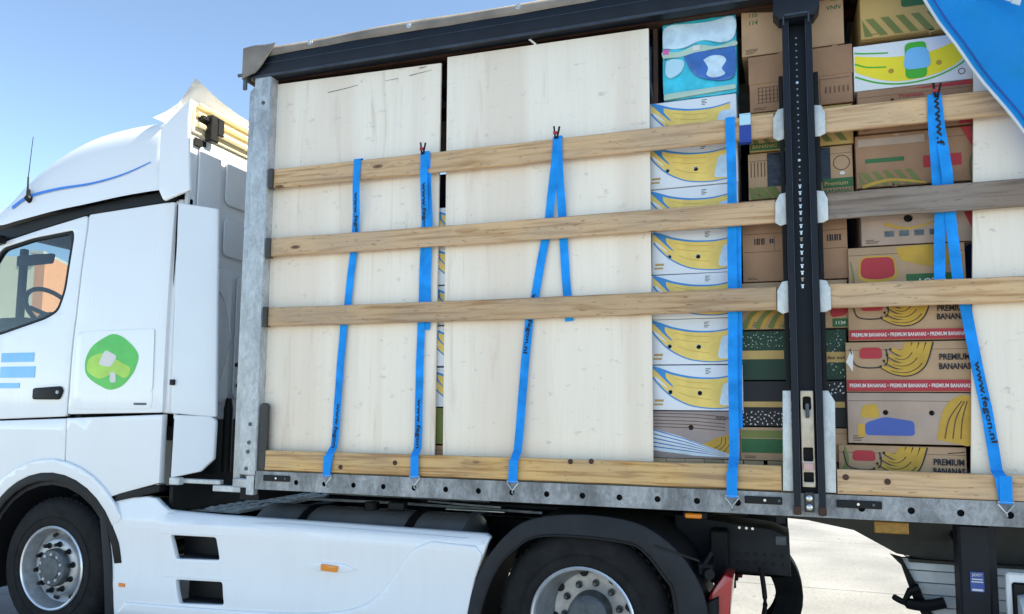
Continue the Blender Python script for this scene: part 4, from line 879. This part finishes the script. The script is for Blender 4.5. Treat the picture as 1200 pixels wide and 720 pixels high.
for side, fn in (('near', crown), ('far', mirror(crown))):
    d = part('door', plate([door_o, win_o], YC, YC+.05, .008, .12, fn), 'white', K)
    part('window_seal', plate([win_o, rounded(inset(win_o, .935), .01, 1)], YC+.004, YC+.04, .004, .12, fn), 'black', d)
    part('pane', plate([inset(win_o, .945)], YC+.018, YC+.022, 0, .12, fn), 'glass', d)
    if side == 'near':
        h = part('door_handle', plate([rounded([(-5.29, 1.735), (-5.29, 1.82), (-5.02, 1.835), (-4.995, 1.80), (-5.03, 1.735)], .02)], YC-.022, YC+.004, .008), 'black', d)
        part('lock', lathe([(.012, YC-.03), (.014, YC-.02)], -5.035, 1.79, 10), 'greyalu', h)
        dc = part('door_lettering_panel', decal([quad(-5.66, -5.32, 2.02, 2.09)], YC-.003), 'decalblue', d)
        part('door_print', decal([quad(-5.66, -5.30, 1.90, 1.985), quad(-5.66, -5.45, 1.82, 1.86)], YC-.003), 'decalblue', d)
    sp = part('sleeper_side', plate([rounded([(-4.952, 1.628), (-4.09, 1.648), (-4.10, 3.17), (-4.898, 3.132), (-4.895, 3.02), (-4.912, 2.72), (-4.925, 2.36), (-4.933, 2.28), (-4.943, 2.1)], .02)], YC, YC+.05, .008, .12, fn), 'white', K)
    hatch = rounded([(-4.905, 1.66), (-4.17, 1.675), (-4.185, 2.16), (-4.24, 2.245), (-4.905, 2.235)], .04)
    part('locker_hatch', plate([hatch], YC-.003, YC+.01, .0025, .12, fn), 'white', sp)
    if side == 'near':
        part('hatch_pull', box(-4.33, -4.22, YC-.008, YC+.004, 1.70, 1.715, .002), 'hub', sp)
        part('emblem_plate', decal([rounded([(-4.860, 1.79), (-4.170, 1.80), (-4.180, 2.24), (-4.850, 2.235)], .03)], YC-.0045), 'white', sp)
        em = part('green_emblem', decal([rounded([(-4.800, 1.92), (-4.710, 1.86), (-4.560, 1.80), (-4.440, 1.83), (-4.340, 1.93), (-4.300, 2.05), (-4.360, 2.12), (-4.460, 2.19), (-4.560, 2.22), (-4.680, 2.17), (-4.760, 2.12), (-4.810, 2.03)], .05)], YC-.006), 'decalgreen', sp)
        part('emblem_leaf', decal([rounded([(-4.790, 1.94), (-4.660, 1.88), (-4.520, 1.93), (-4.410, 1.88), (-4.360, 1.96), (-4.520, 2.03), (-4.660, 2.08), (-4.780, 2.04)], .05)], YC-.007), 'decallime', sp)
        part('emblem_core', decal([rounded([(-4.680, 1.99), (-4.560, 1.97), (-4.500, 2.05), (-4.620, 2.10)], .03), rounded([(-4.560, 1.86), (-4.500, 1.86), (-4.510, 1.93), (-4.560, 1.94)], .02)], YC-.008), 'pwhite', sp)
        part('door_seam_seal', plate([stroke([(-4.958, 1.62), (-4.934, 2.32), (-4.918, 2.72), (-4.902, 3.13)], .02)], YC+.02, YC+.03, 0, .12, fn), 'black', sp)
    # lower panels round the wheel arch
    arch = lambda r, a0, a1, n=14: [(-5.07+r*math.cos(R_(a0+(a1-a0)*i/n)), .50+r*math.sin(R_(a0+(a1-a0)*i/n))) for i in range(n+1)]
    rear_arch = [p for p in arch(.70, 48, 80)]
    part('arch_panel', plate([[(-4.955, 1.60), (-4.085, 1.635), (-4.09, 1.16), (-4.42, 1.075)]+rear_arch[0:]+[(-4.945, 1.20)]], YC-.002, YC+.05, .008, .1, fn), 'white', K)
    part('front_arch_panel', plate([[(-4.962, 1.598), (-4.956, 1.20)]+arch(.70, 82, 168)+[(-6.2, .65), (-6.3, 1.0), (-6.22, 1.55)]], YC-.002, YC+.05, .008, .1, fn), 'white', K)
    fl_ = part('arch_flare', plate([arch(.80, 30, 165)+arch(.70, 165, 30)], YC-.022, YC+.004, .010, .1, fn), 'white', K)
    part('arch_trim', plate([arch(.705, 8, 168)+arch(.64, 168, 8)], YC-.018, YC+.05, .006, 0, fn), 'black', fl_)
    part('wheel_house', plate([arch(.64, 0, 180)+[(-5.71, .3), (-5.68, .3)]+arch(.61, 180, 0)], YC+.02, YC+.55, 0, 0, (lambda c: c) if side == 'near' else mirror(lambda c: c)), 'black', K)
    part('sill_seal', plate([[(-4.50, 1.01), (-4.09, 1.10), (-4.085, 1.15), (-4.44, 1.07)]], YC+.0, YC+.06, .004, 0, fn), 'black', K)
    # black band under the roof fairing
    part('roof_band', plate([[(-6.5, 2.86), (-5.77, 2.985), (-5.4, 3.058), (-4.91, 3.14), (-4.10, 3.182), (-4.10, 3.262), (-4.58, 3.238), (-5.0, 3.195), (-5.42, 3.15), (-5.785, 3.09), (-6.5, 2.95)]], YC+.012, YC+.06, .004, .12, fn), 'black', K)
# B-pillar and rear corner
part('rear_corner', plate([rounded([(-4.125, 1.64), (-4.045, 1.64), (-4.055, 3.2), (-4.125, 3.2)], .01)], YC+.03, YC+.09, .02, .2, crown), 'white', K)
part('gap_shade', box(-4.04, -4.02, YC+.10, YC+.13, 1.62, 3.2), 'black', K)  # black strip paints in the shade of the gap beside the flap
part('corner_groove', box(-4.088, -4.080, YC+.05, YC+.06, 1.66, 3.15), 'black', K)
# roof fairing: lofted
st_ = [(-6.55, 3.24, 3.26), (-6.3, 3.2, 3.27), (-6.0, 3.14, 3.27), (-5.78, 3.095, 3.285), (-5.66, 3.12, 3.43), (-5.5, 3.14, 3.57), (-5.3, 3.168, 3.69), (-5.1, 3.19, 3.77), (-4.95, 3.20, 3.815), (-4.7, 3.225, 3.845), (-4.5, 3.242, 3.855), (-4.28, 3.252, 3.85), (-4.04, 3.262, 3.83)]
bm = bmesh.new(); rows = []
for x, zb, zt in st_:
    h = zt-zb; row = []
    yn = .06+(.25*((-5.7-x)/.9)**2 if x < -5.7 else 0)
    sec = [(yn-.012, zb), (yn-.014, zb+h*.18), (yn-.006, zb+h*.42), (yn+.012, zb+h*.66), (yn+.042, zb+h*.84), (yn+.11, zb+h*.95), (yn+.25, zb+h*1.0), (yn+.6, zb+h*1.0+.03), (1.275, zb+h+.045)]
    full = sec+[(2.55-y, z) for y, z in sec[-2::-1]]
    rows.append([bm.verts.new((x, y, z)) for y, z in full])
for A, B in zip(rows, rows[1:]):
    for k in range(len(A)-1): bm.faces.new((A[k], A[k+1], B[k+1], B[k]))
bm.faces.new(rows[0]); bm.faces.new(rows[-1])
bmesh.ops.recalc_face_normals(bm, faces=bm.faces)
rf_me = tomesh(bm, 60); rf = part('roof_fairing', rf_me, 'white', K)
mod = rf.modifiers.new('sub', 'SUBSURF'); mod.levels = 2; mod.render_levels = 2
def roof_y(x, z):
    for (xa, ba, ta), (xb, bb, tb) in zip(st_, st_[1:]):
        if xa <= x <= xb:
            t = (x-xa)/(xb-xa); zb = ba+(bb-ba)*t; zt = ta+(tb-ta)*t; break
    v = (z-zb)/(zt-zb); yn = .06+(.25*((-5.7-x)/.9)**2 if x < -5.7 else 0)
    tab = [(0, -.012), (.18, -.014), (.42, -.006), (.66, .012), (.84, .042), (.95, .11), (1, .25)]
    for (va, ya), (vb, yb) in zip(tab, tab[1:]):
        if va <= v <= vb: return yn+ya+(yb-ya)*(v-va)/(vb-va)
    return yn
sw = spline([(-5.66, 3.235), (-5.5, 3.31), (-5.2, 3.345), (-4.85, 3.358), (-4.55, 3.40), (-4.30, 3.47)], 8)
me = plate([stroke(sw, .030, .006)], 0, .002, 0, .06)
for v in me.vertices: v.co.y += roof_y(v.co.x, v.co.z)-.008
part('swoosh', me, 'swoosh', rf)
an = part('antenna', join(tube([(-5.484, .03, 3.30), (-5.478, .02, 3.46)], [.008, .006], 7), tube([(-5.478, .02, 3.45), (-5.456, .02, 3.78)], [.0035, .0025], 6)), 'black', K)
part('antenna_foot', join(tube([(-5.484, .07, 3.285), (-5.484, .02, 3.30)], [.035, .022], 10), box(-5.50, -5.465, .02, .05, 3.27, 3.37, .012)), 'black', an)
part('mirror_arm_stub', box(-5.83, -5.72, -.02, .09, 2.955, 3.02, .02), 'black', K)
part('sun_visor', box(-6.75, -6.5, .3, 2.25, 3.26, 3.32, .02), 'black', K)
# cab rear wall, floor, front
part('rear_wall', box(-4.05, -4.02, .12, 2.43, 1.60, 3.68, .01), 'flap', K)
for y0, y1, z0, z1 in ((.20, .44, 2.3, 3.62), (.50, 1.2, 3.25, 3.60), (.50, 1.2, 2.85, 3.15), (.46, .62, 1.72, 2.75), (.68, 1.2, 1.75, 2.72), (1.3, 2.0, 1.75, 3.6)):
    m_ = plate([rrect(y0, y1, z0, z1, .05)], 0, .05, .018)
    for v in m_.vertices: v.co = Vector((-4.005-v.co.y*.35+.010, v.co.x, v.co.z))
    part('pressed_rib', m_, 'flap', K)
part('lower_bulkhead', box(-4.06, -4.03, .14, 2.4, .95, 1.60), 'black', K)
part('wall_vent', box(-4.015, -4.0, .15, .27, 3.60, 3.665, .004), 'black', K)
part('air_duct', tube([(-3.98, .62, 1.2), (-3.98, .62, 1.68), (-3.98, .62, 1.76)], [.035, .035, .02], 10), 'black', K)
for y, z in ((.70, 2.02), (.72, 1.86)): part('grommet', tube([(-4.0, y, z), (-3.965, y, z)], .016, 8), 'black', K)
part('hand_line', tube(spline([(-3.985, .40, 2.60), (-3.985, .52, 2.50), (-3.985, .6, 2.2), (-3.985, .52, 1.9)], 6), .006), 'steel', K)
part('cab_floor', box(-6.5, -4.05, .2, 2.35, 1.45, 1.55), 'interior', K)
part('cab_ceiling', box(-6.4, -4.05, .2, 2.35, 3.215, 3.235), 'liner', K)
part('sleeper_bulkhead', box(-4.95, -4.9, .12, 2.43, 1.5, 3.08), 'interior', K)
part('front_panel', box(-6.68, -6.58, .3, 2.25, .6, 2.25, .05), 'white', K)
part('windscreen_frame', join(tube([(-6.40, .24, 2.2), (-6.5, .34, 3.25)], .06), tube([(-6.4, 2.31, 2.2), (-6.5, 2.21, 3.25)], .06)), 'interior', K)
part('dashboard', join(box(-6.55, -5.95, .2, 2.35, 1.55, 2.30, .06, 2), box(-6.2, -5.85, .35, .9, 2.2, 2.42, .05, 2)), 'interior', K)
sw_ = part('steering_wheel', tube([(-5.86+.12*math.sin(a)*-1+.0, .62+.23*math.cos(a), 2.50+.19*math.sin(a)) for a in [2*math.pi*i/28 for i in range(28)]], .020, 8, True), 'black', K)
part('wheel_spokes', join(tube([(-5.86, .42, 2.5), (-5.92, .62, 2.47), (-5.86, .82, 2.5)], .02), tube([(-5.92, .62, 2.47), (-6.1, .62, 2.3)], .04)), 'black', sw_)
for y in (.62, 1.9): part('seat', join(box(-5.5, -5.05, y-.25, y+.25, 1.55, 1.95, .08, 2), box(-5.12, -4.98, y-.23, y+.23, 1.9, 2.75, .06, 2)), 'interior', K)
part('visor_mirror', join(plate([rounded([(-6.68, 2.98), (-6.26, 2.99), (-6.24, 3.08), (-6.68, 3.08)], .02)], .9, .94, .006), box(-6.68, -6.62, .92, .98, 2.2, 3.15, .01)), 'interior', K)
# upper side deflector and roof spoiler
part('roof_side_flap', plate([rounded([(-4.225, 3.715), (-3.985, 3.925), (-3.925, 3.225), (-4.155, 3.165), (-4.205, 3.25)], .02)], .035, .06, .009, .1, lambda c: Vector((c.x, c.y+.10*max(0, c.z-3.45)**2*1.6, c.z))), 'white', K)
bm = bmesh.new(); rows = []
NY = 24
for j in range(NY+1):
    t = j/NY; y = .10+2.35*t; s = abs(t-.5)*2; horn = .115*max(0, (s-.5)/.5)**1.8
    prof_ = [(-4.36, 3.855), (-4.24, 3.885), (-4.12, 3.92), (-4.03, 3.955+horn*.6), (-3.98, 3.985+horn*.9)]
    rows.append([bm.verts.new((x, y, z-(.02*s if k < 2 else 0))) for k, (x, z) in enumerate(prof_)])
for A, B in zip(rows, rows[1:]):
    for k in range(4): bm.faces.new((A[k], A[k+1], B[k+1], B[k]))
bmesh.ops.solidify(bm, geom=list(bm.faces), thickness=.022)
sp_ = part('roof_spoiler', tomesh(bm, 50), 'white', K)
for k, (x, z) in enumerate(((-3.99, 3.905), (-4.0, 3.84), (-3.995, 3.76))): part('spoiler_rib', tube([(x, .16, z), (x, 1.2, z), (x, 2.4, z)], .02, 6), 'cream', sp_)
part('spoiler_lining', box(-4.028, -4.012, .13, 2.42, 3.70, 3.93, .004), 'cream', sp_)
part('spoiler_strut', join(box(-4.0, -3.93, .24, .32, 3.66, 3.86, .008), box(-4.09, -3.96, .18, .30, 3.80, 3.84, .008), box(-3.95, -3.92, .30, .36, 3.72, 3.85, .004)), 'black', K)
# side deflector behind the cab (two pieces)
def flapfn(c): return Vector((c.x, c.y+.015+.16*(c.x+4.05)**2+.10*max(0, (c.x+3.80)/.15)**2*.25, c.z))
part('side_flap', plate([rounded([(-4.015, 1.645), (-3.665, 1.622), (-3.715, 3.085), (-4.045, 3.150)], .012)], YC-.004, YC+.022, .008, .08, flapfn), 'flap', K)
part('lower_side_flap', plate([rounded([(-3.985, 1.20), (-3.75, 1.25), (-3.665, 1.335), (-3.662, 1.60), (-3.70, 1.628), (-3.98, 1.635)], .014)], YC-.006, YC+.022, .008, .08, flapfn), 'flap', K)
part('flap_bracket', join(box(-4.0, -3.6, .10, .14, 1.165, 1.195, .004), box(-3.66, -3.30, .10, .14, 1.12, 1.16, .004), box(-3.99, -3.90, .05, .10, 1.155, 1.205, .006)), 'plate', K)
part('flap_catch', box(-4.02, -3.985, .04, .07, 1.84, 1.88, .004), 'black', K)
# side skirt
sk_o = [(-4.575, 1.012), (-4.40, 1.045), (-4.20, 1.062), (-4.12, 1.055), (-4.05, 1.01), (-3.98, .972), (-3.6, .965), (-2.6, .962), (-1.66, .956), (-1.625, .94), (-1.655, .85), (-1.72, .70), (-1.765, .50), (-1.775, .25), (-4.40, .22), (-4.44, .40), (-4.48, .65), (-4.52, .85)]
holeA = rounded([(-3.955, .815), (-3.575, .822), (-3.545, .675), (-3.905, .66)], .02); holeB = rounded([(-3.895, .522), (-3.512, .535), (-3.485, .392), (-3.85, .372)], .02)
def skfn(c):
    d = .0
    if c.z > .90: d = .05*((c.z-.90)/.06)**1.3 if c.x > -4.0 else .03*((c.z-.90)/.15)
    d += .012*math.sin(max(0, min(1, (c.z-.45)/.4))*math.pi)
    return Vector((c.x, c.y+d, c.z))
for side, fn in (('near', skfn), ('far', lambda c: Vector((c.x, 2.55-skfn(c).y, c.z)))):
    sk = part('side_skirt', plate([sk_o, holeA, holeB], YC, YC+.04, .008, .05, fn), 'skirt', K)
    if side == 'near':
        for hl, dz_ in ((holeA, 0), (holeB, 0)):
            xs = [p[0] for p in hl]; zs_ = [p[1] for p in hl]
            rc = part('step_recess', box(min(xs)-.02, max(xs)+.02, YC+.16, YC+.18, min(zs_)-.03, max(zs_)+.03), 'black', sk)
            part('step_tread', box(min(xs)+.02, max(xs)-.02, YC+.05, YC+.16, min(zs_)-.012, min(zs_)+.012, .004), 'fender', rc)
            part('recess_edge', plate([[(min(xs)-.12, max(zs_)+.012), (max(xs)+.05, max(zs_)+.03), (max(xs)+.06, max(zs_)+.018), (min(xs)-.10, max(zs_)-.002)]], YC-.002, YC+.02, .003, .05, fn), 'skirt', sk)
        sw2 = spline([(-1.985, .90), (-2.05, .875), (-2.12, .83), (-2.22, .70), (-2.34, .56), (-2.50, .465), (-2.8, .41), (-3.4, .37), (-4.3, .345)], 6)
        part('raised_swage', plate([[(-1.76, .26), (-1.752, .50), (-1.71, .70), (-1.66, .84), (-1.70, .89)]+sw2+[(-4.38, .26)]], YC-.014, YC+.014, .014, .05, fn), 'skirt', sk)
        part('upper_swage', plate([[(-1.75, .93), (-3.05, .945), (-3.3, .93), (-3.2, .915), (-2.1, .905), (-1.8, .90)]], YC-.004, YC+.02, .004, .05, fn), 'skirt', sk)
        mk_ = part('marker_lamp', plate([rounded([(-2.75, .672), (-2.635, .668), (-2.63, .705), (-2.75, .712)], .006)], YC-.012, YC+.01, .003), 'amber', sk)
        part('lamp_bezel', plate([[(-2.87, .69), (-2.78, .72), (-2.60, .722), (-2.50, .69), (-2.60, .665), (-2.78, .66)]], YC+.004, YC+.016, .003), 'skirt', sk)
        part('red_reflector', box(-4.375, -4.32, YC-.006, YC+.01, .44, .465, .002), 'amber', sk)
        part('rear_mount', join(box(-1.80, -1.77, YC+.03, YC+.05, .90, .92), box(-1.72, -1.69, YC+.03, YC+.05, .90, .92)), 'hub', sk)
    part('wheel_seal', plate([[(-4.60, 1.0), (-4.56, .98), (-4.50, .82), (-4.455, .60), (-4.42, .40), (-4.40, .2), (-4.48, .2), (-4.52, .55), (-4.56, .78)]], YC-.004, YC+.05, .006, 0, (lambda c: c) if side == 'near' else (lambda c: Vector((c.x, 2.55-c.y, c.z)))), 'fender', K)
# tanks, catwalk, frame
tk = part('fuel_tank', tube([(-3.45, .47, .68), (-3.42, .47, .68), (-1.88, .47, .68), (-1.85, .47, .68)], [.28, .335, .335, .28], 28), 'tank', K)
for x in (-3.05, -2.25): part('tank_strap', tube([(x-.03, .47, .68), (x+.03, .47, .68)], [.342, .342], 28), 'black', tk)
part('tank_cap', tube([(-2.62, .44, 1.0), (-2.62, .44, 1.06)], .05, 12), 'black', tk)
part('breather_box', box(-2.48, -2.36, .40, .46, 1.02, 1.07, .006), 'fender', tk)
part('far_tank', tube([(-3.4, 2.05, .68), (-1.9, 2.05, .68)], .33, 20), 'tank', K)
ct = part('catwalk', box(-4.27, -3.70, .44, 2.1, .925, .94, .004), 'plate', K)
for i in range(5):
    x = -4.25+.125*i
    part('tread_rib', box(x, x+.05, .43, 2.1, .935, .955, .006), 'plate', ct)
    for j in range(16): part('tread_stud', box(x+.012, x+.038, .46+.1*j, .50+.1*j, .953, .962, .003), 'plate', ct)
part('cable_cap', tube([(-4.33, .40, .95), (-4.33, .36, .955)], .035, 10), 'swoosh', K)
for y in (.86, 1.62): part('frame_rail', join(box(-6.2, .0, y, y+.012, .68, .95), box(-6.2, .0, y-.0, y+.07, .94, .95), box(-6.2, .0, y, y+.07, .68, .69)), 'chassis', K)
for x in (-5.5, -3.6, -2.2, -.5): part('frame_cross', box(x, x+.1, .87, 1.62, .72, .92), 'chassis', K)
part('air_line', join(tube([(-3.6, .70, 1.02), (-2.6, .68, 1.03), (-1.5, .72, 1.01)], .010), tube([(-3.2, .80, 1.06), (-1.9, .78, 1.06)], .008), tube([(-2.35, .75, 1.045), (-2.0, .62, 1.05), (-1.75, .60, 1.048)], .007)), 'greyalu', K)
part('frame_trim', box(-2.15, -1.72, .60, .64, 1.012, 1.022, .003), 'steel', K)
part('axle_gear', join(tube([(-1.07, .3, .5), (-1.07, 2.25, .5)], .10, 14), tube([(-1.07, 1.05, .5), (-1.07, 1.5, .5)], .24, 18)), 'chassis', K)
part('front_axle', tube([(-5.07, .3, .45), (-5.07, 2.25, .45)], .07, 12), 'chassis', K)
part('fifth_wheel', join(plate([circ(-.9, 0, .48, 28)], 0, .04, .005, 0, lambda c: Vector((c.x, 1.275+c.z, 1.0+c.y*.5))), box(-1.2, -.6, .9, 1.65, .95, 1.0)), 'chassis', K)
# frame end ramps behind the fifth wheel
for y0, y1 in ((.62, .98), (1.58, 1.94)):
    rp_ = part('guide_ramp', plate([[(-.62, 1.06), (-.05, 1.0), (.04, .965), (.045, .735), (-.36, .755), (-.62, .80)]], y0, y1, .01), 'fender', K)
    part('ramp_cap', box(-.045, .03, y0-.004, y1-.02, .905, .972, .01), 'hub', rp_)
    part('ramp_slots', join(*[lathe([(.011, y0-.003), (.012, y0+.001)], -.30+.05*i, zz_, 8) for i in range(7) for zz_ in (.80, .85)]), 'black', rp_)
    part('ramp_lamps', join(*[lathe([(.008, y0-.004), (.008, y0)], x, 1.0-.03*(x+.2), 8) for x in (-.24, -.20, -.165)]), 'steel', rp_)
# rear mudguard
def guard(off): return spline([(-1.768+off*.6, .25), (-1.755+off*.7, .52), (-1.68+off*.8, .75), (-1.53+off*.6, .955-off*.5), (-1.36+off*.3, 1.065-off*.8), (-1.075, 1.105-off), (-.80, 1.085-off), (-.64-off*.5, 1.02-off*.9), (-.50-off*.9, .90-off*.8), (-.40-off*1.3, .72), (-.37-off*1.35, .50), (-.365-off*1.35, .25)], 6)
for side in (0, 1):
    fn = (lambda c: c) if side == 0 else (lambda c: Vector((c.x, 2.55-c.y, c.z)))
    mg = part('mudguard', plate([guard(.0)+guard(.125)[::-1]], YC, YC+.03, .012, 0, fn), 'fender', K)
    part('guard_top', plate([guard(.012)+guard(.03)[::-1]], YC+.02, YC+.62, .0, 0, fn), 'fender', mg)
    part('guard_ridge', plate([guard(.118)+guard(.132)[::-1]], YC-.006, YC+.02, .005, 0, fn), 'black', mg)
    part('guard_seam', plate([[(-.66, .965), (-.42, .90), (-.42, .888), (-.66, .953)]], YC-.004, YC+.004, .001, 0, fn), 'black', mg)
    tl = part('rear_lamp', plate([rounded([(-.385, .40), (-.30, .40), (-.255, .80), (-.30, .815), (-.385, .69)], .012)], .14, .40, .01, 0, fn), 'redlens', K)
    part('lamp_house', plate([rounded([(-.40, .38), (-.33, .38), (-.33, .70), (-.40, .66)], .01)], .10, .42, .008, 0, fn), 'black', tl)
    part('lamp_bracket', join(box(-.44, -.36, .12, .35, .80, .87, .01), tube([(-.42, .13, .83), (-.36, .13, .93)], .012)), 'chassis', tl) if side == 0 else None
part('rear_bracket', box(-.40, -.30, .45, .60, .70, 1.0, .01), 'chassis', K)
part('tow_socket', tube([(-.39, .13, .82), (-.37, .08, .82)], .028, 10), 'chassis', K)
part('brake_hose', tube(spline([(-.12, .5, .80), (-.10, .48, .6), (-.13, .5, .4), (-.05, .6, .3)], 6), .014), 'chassis', K)

# wheels
def wheel(cx, y, deep, sgn=1, dual=False, name='wheel'):
    """outer face of tyre at y, sgn=+1: body extends to +y"""
    Y = lambda d: y+sgn*d
    cz = .505
    tp = [(.292, Y(.020)), (.305, Y(.004)), (.335, Y(-.004)), (.40, Y(.0)), (.45, Y(.006)), (.478, Y(.022)), (.496, Y(.042)), (.503, Y(.060))]
    for g_ in (.09, .15, .21): tp += [(.504, Y(g_)), (.490, Y(g_+.004)), (.490, Y(g_+.012)), (.504, Y(g_+.016))]
    tp += [(.503, Y(.26)), (.478, Y(.298)), (.40, Y(.315)), (.292, Y(.30))]
    wn = part(name, lathe(tp, cx, cz, 72), 'rubber', K)
    part('tread_lugs', join(*[plate([[(cx+.494*math.cos(a), cz+.494*math.sin(a)), (cx+.5075*math.cos(a+.01), cz+.5075*math.sin(a+.01)), (cx+.5075*math.cos(a+.055), cz+.5075*math.sin(a+.055)), (cx+.494*math.cos(a+.065), cz+.494*math.sin(a+.065))]], *sorted((Y(.055), Y(.088)))) for a in [2*math.pi*i/60 for i in range(60)]]), 'rubber', wn)
    part('sidewall_ring', lathe([(.36, Y(-.004)), (.366, Y(-.008)), (.372, Y(-.004))], cx, cz, 64), 'rubber', wn)
    part('rim_lip', lathe([(.300, Y(.012)), (.304, Y(-.002)), (.296, Y(-.010)), (.286, Y(-.004)), (.280, Y(.02))], cx, cz, 64), 'rimlip', wn)
    if not deep:
        part('rim', lathe([(.284, Y(.004)), (.272, Y(.05)), (.262, Y(.10)), (.235, Y(.115)), (.215, Y(.085)), (.205, Y(.05)), (.195, Y(.042)), (.135, Y(.042))], cx, cz, 64), 'rim', wn)
        hb = part('hub', lathe([(.138, Y(.05)), (.136, Y(.015)), (.125, Y(.0)), (.085, Y(-.004)), (.08, Y(-.012)), (.05, Y(-.014)), (.001, Y(-.014))], cx, cz, 40), 'hub', wn)
        ny, nr_ = (.042, .168)
        part('hub_bolts', join(*[lathe([(.011, Y(-.012)), (.013, Y(.0))], cx+.10*math.cos(2*math.pi*i/10+.3), cz+.10*math.sin(2*math.pi*i/10+.3), 8) for i in range(10)]), 'greyalu', hb)
    else:
        part('rim', lathe([(.284, Y(.004)), (.274, Y(.05)), (.266, Y(.14)), (.245, Y(.22)), (.225, Y(.245)), (.20, Y(.25)), (.12, Y(.25))], cx, cz, 64), 'rim', wn)
        hb = part('hub', lathe([(.125, Y(.255)), (.123, Y(.20)), (.118, Y(.13)), (.10, Y(.115)), (.07, Y(.112)), (.001, Y(.112))], cx, cz, 36), 'hub', wn)
        ny, nr_ = (.25, .168)
        for i in range(8): part('hand_hole', lathe([(.026, Y(.232)), (.028, Y(.238))], cx+.232*math.cos(2*math.pi*i/8+.2), cz+.232*math.sin(2*math.pi*i/8+.2), 12), 'black', wn)
    if not deep:
      for i in range(10): part('hand_hole', (plate([rrect(-.022, .022, -.012, .012, .01)], *sorted((Y(.098), Y(.104))), 0, 0, (lambda c, a=2*math.pi*i/10+.1: Vector((cx+.238*math.cos(a)+c.x*-math.sin(a)+c.z*math.cos(a), c.y, cz+.238*math.sin(a)+c.x*math.cos(a)+c.z*math.sin(a)))))), 'black', wn)
    for i in range(10):
        a = 2*math.pi*i/10+.16
        part('wheel_nut', lathe([(.010, Y(ny-.045)), (.014, Y(ny-.04)), (.015, Y(ny-.012)), (.022, Y(ny-.008)), (.022, Y(ny+.004))], cx+nr_*math.cos(a), cz+nr_*math.sin(a), 8), 'black' if not deep else 'hub', wn)
    return wn
wheel(-5.07, .10, False); wheel(-5.07, 2.45, False, -1)
wheel(-1.075, .09, True); wheel(-1.075, 2.46, True, -1)
for y in (.43, 1.80): part('inner_tyre', lathe([(.28, y+.01), (.40, y), (.48, y+.02), (.503, y+.05), (.503, y+.26), (.48, y+.29), (.40, y+.31), (.28, y+.3)], -1.075, .505, 48), 'rubber', K)
# tyre carried under the frame end, far side
part('spare_tyre', lathe([(.25, 1.56), (.35, 1.55), (.40, 1.57), (.43, 1.60), (.43, 1.80), (.40, 1.84), (.25, 1.84)], -.30, .42, 40), 'rubber', K)

# ------------------------------------------------------------------ building beyond the cab
A_ = Vector((-22.4, 14.0)); u_ = (Vector((-24.0, 16.8))-A_).normalized(); v_ = Vector((-u_.y, u_.x)); v_ = v_ if v_.x < 0 else -v_
B = thing('building', 'orange, yellow and cream rendered building seen through the cab window', 'building', (A_.x, A_.y, 0))
def wallq(p, d, s0, s1, z0, z1, th, nrm, m, nm):
    a = p+d*s0; b = p+d*s1; o_ = nrm*th; bm = bmesh.new()
    vs = [bm.verts.new((q.x, q.y, z)) for z in (z0, z1) for q in (a, b, b+o_, a+o_)]
    for f_ in ((0, 1, 2, 3), (4, 5, 6, 7), (0, 1, 5, 4), (1, 2, 6, 5), (2, 3, 7, 6), (3, 0, 4, 7)): bm.faces.new([vs[k] for k in f_])
    return part(nm, tomesh(bm), m, B)
wallq(A_, u_, 0, 3.6, 0, 6.6, .3, v_, 'orangewall', 'orange_wall')
wallq(A_, u_, 3.601, 12, 0, 6.6, .3, v_, 'yellowwall', 'yellow_wall')
wallq(A_, v_, .301, 1.3, 0, 6.5, .3, u_, 'creamwall', 'corner_wall')
wallq(A_, v_, 1.301, 2.4, 0, 7.2, .3, u_, 'tealwall', 'teal_wall')
wallq(A_, v_, 2.401, 9, 0, 5.9, .3, u_, 'yellowwall', 'side_wall')
wallq(A_+u_*.31+v_*.31, u_, 0, 8.6, 6.2, 6.4, 8, v_, 'roofsheet', 'flat_roof')
wallq(A_, u_, -.15, 9.1, 6.601, 6.7, .4, v_, 'roofsheet', 'parapet')
for k in range(3): part('window', box(A_.x-.9+v_.x*(1.0+2.6*k)+.0, A_.x-.2+v_.x*(1.0+2.6*k), A_.y+v_.y*(1.0+2.6*k)-.32, A_.y+v_.y*(1.0+2.6*k)-.1, 1.2, 2.6, .02), 'navy', B)
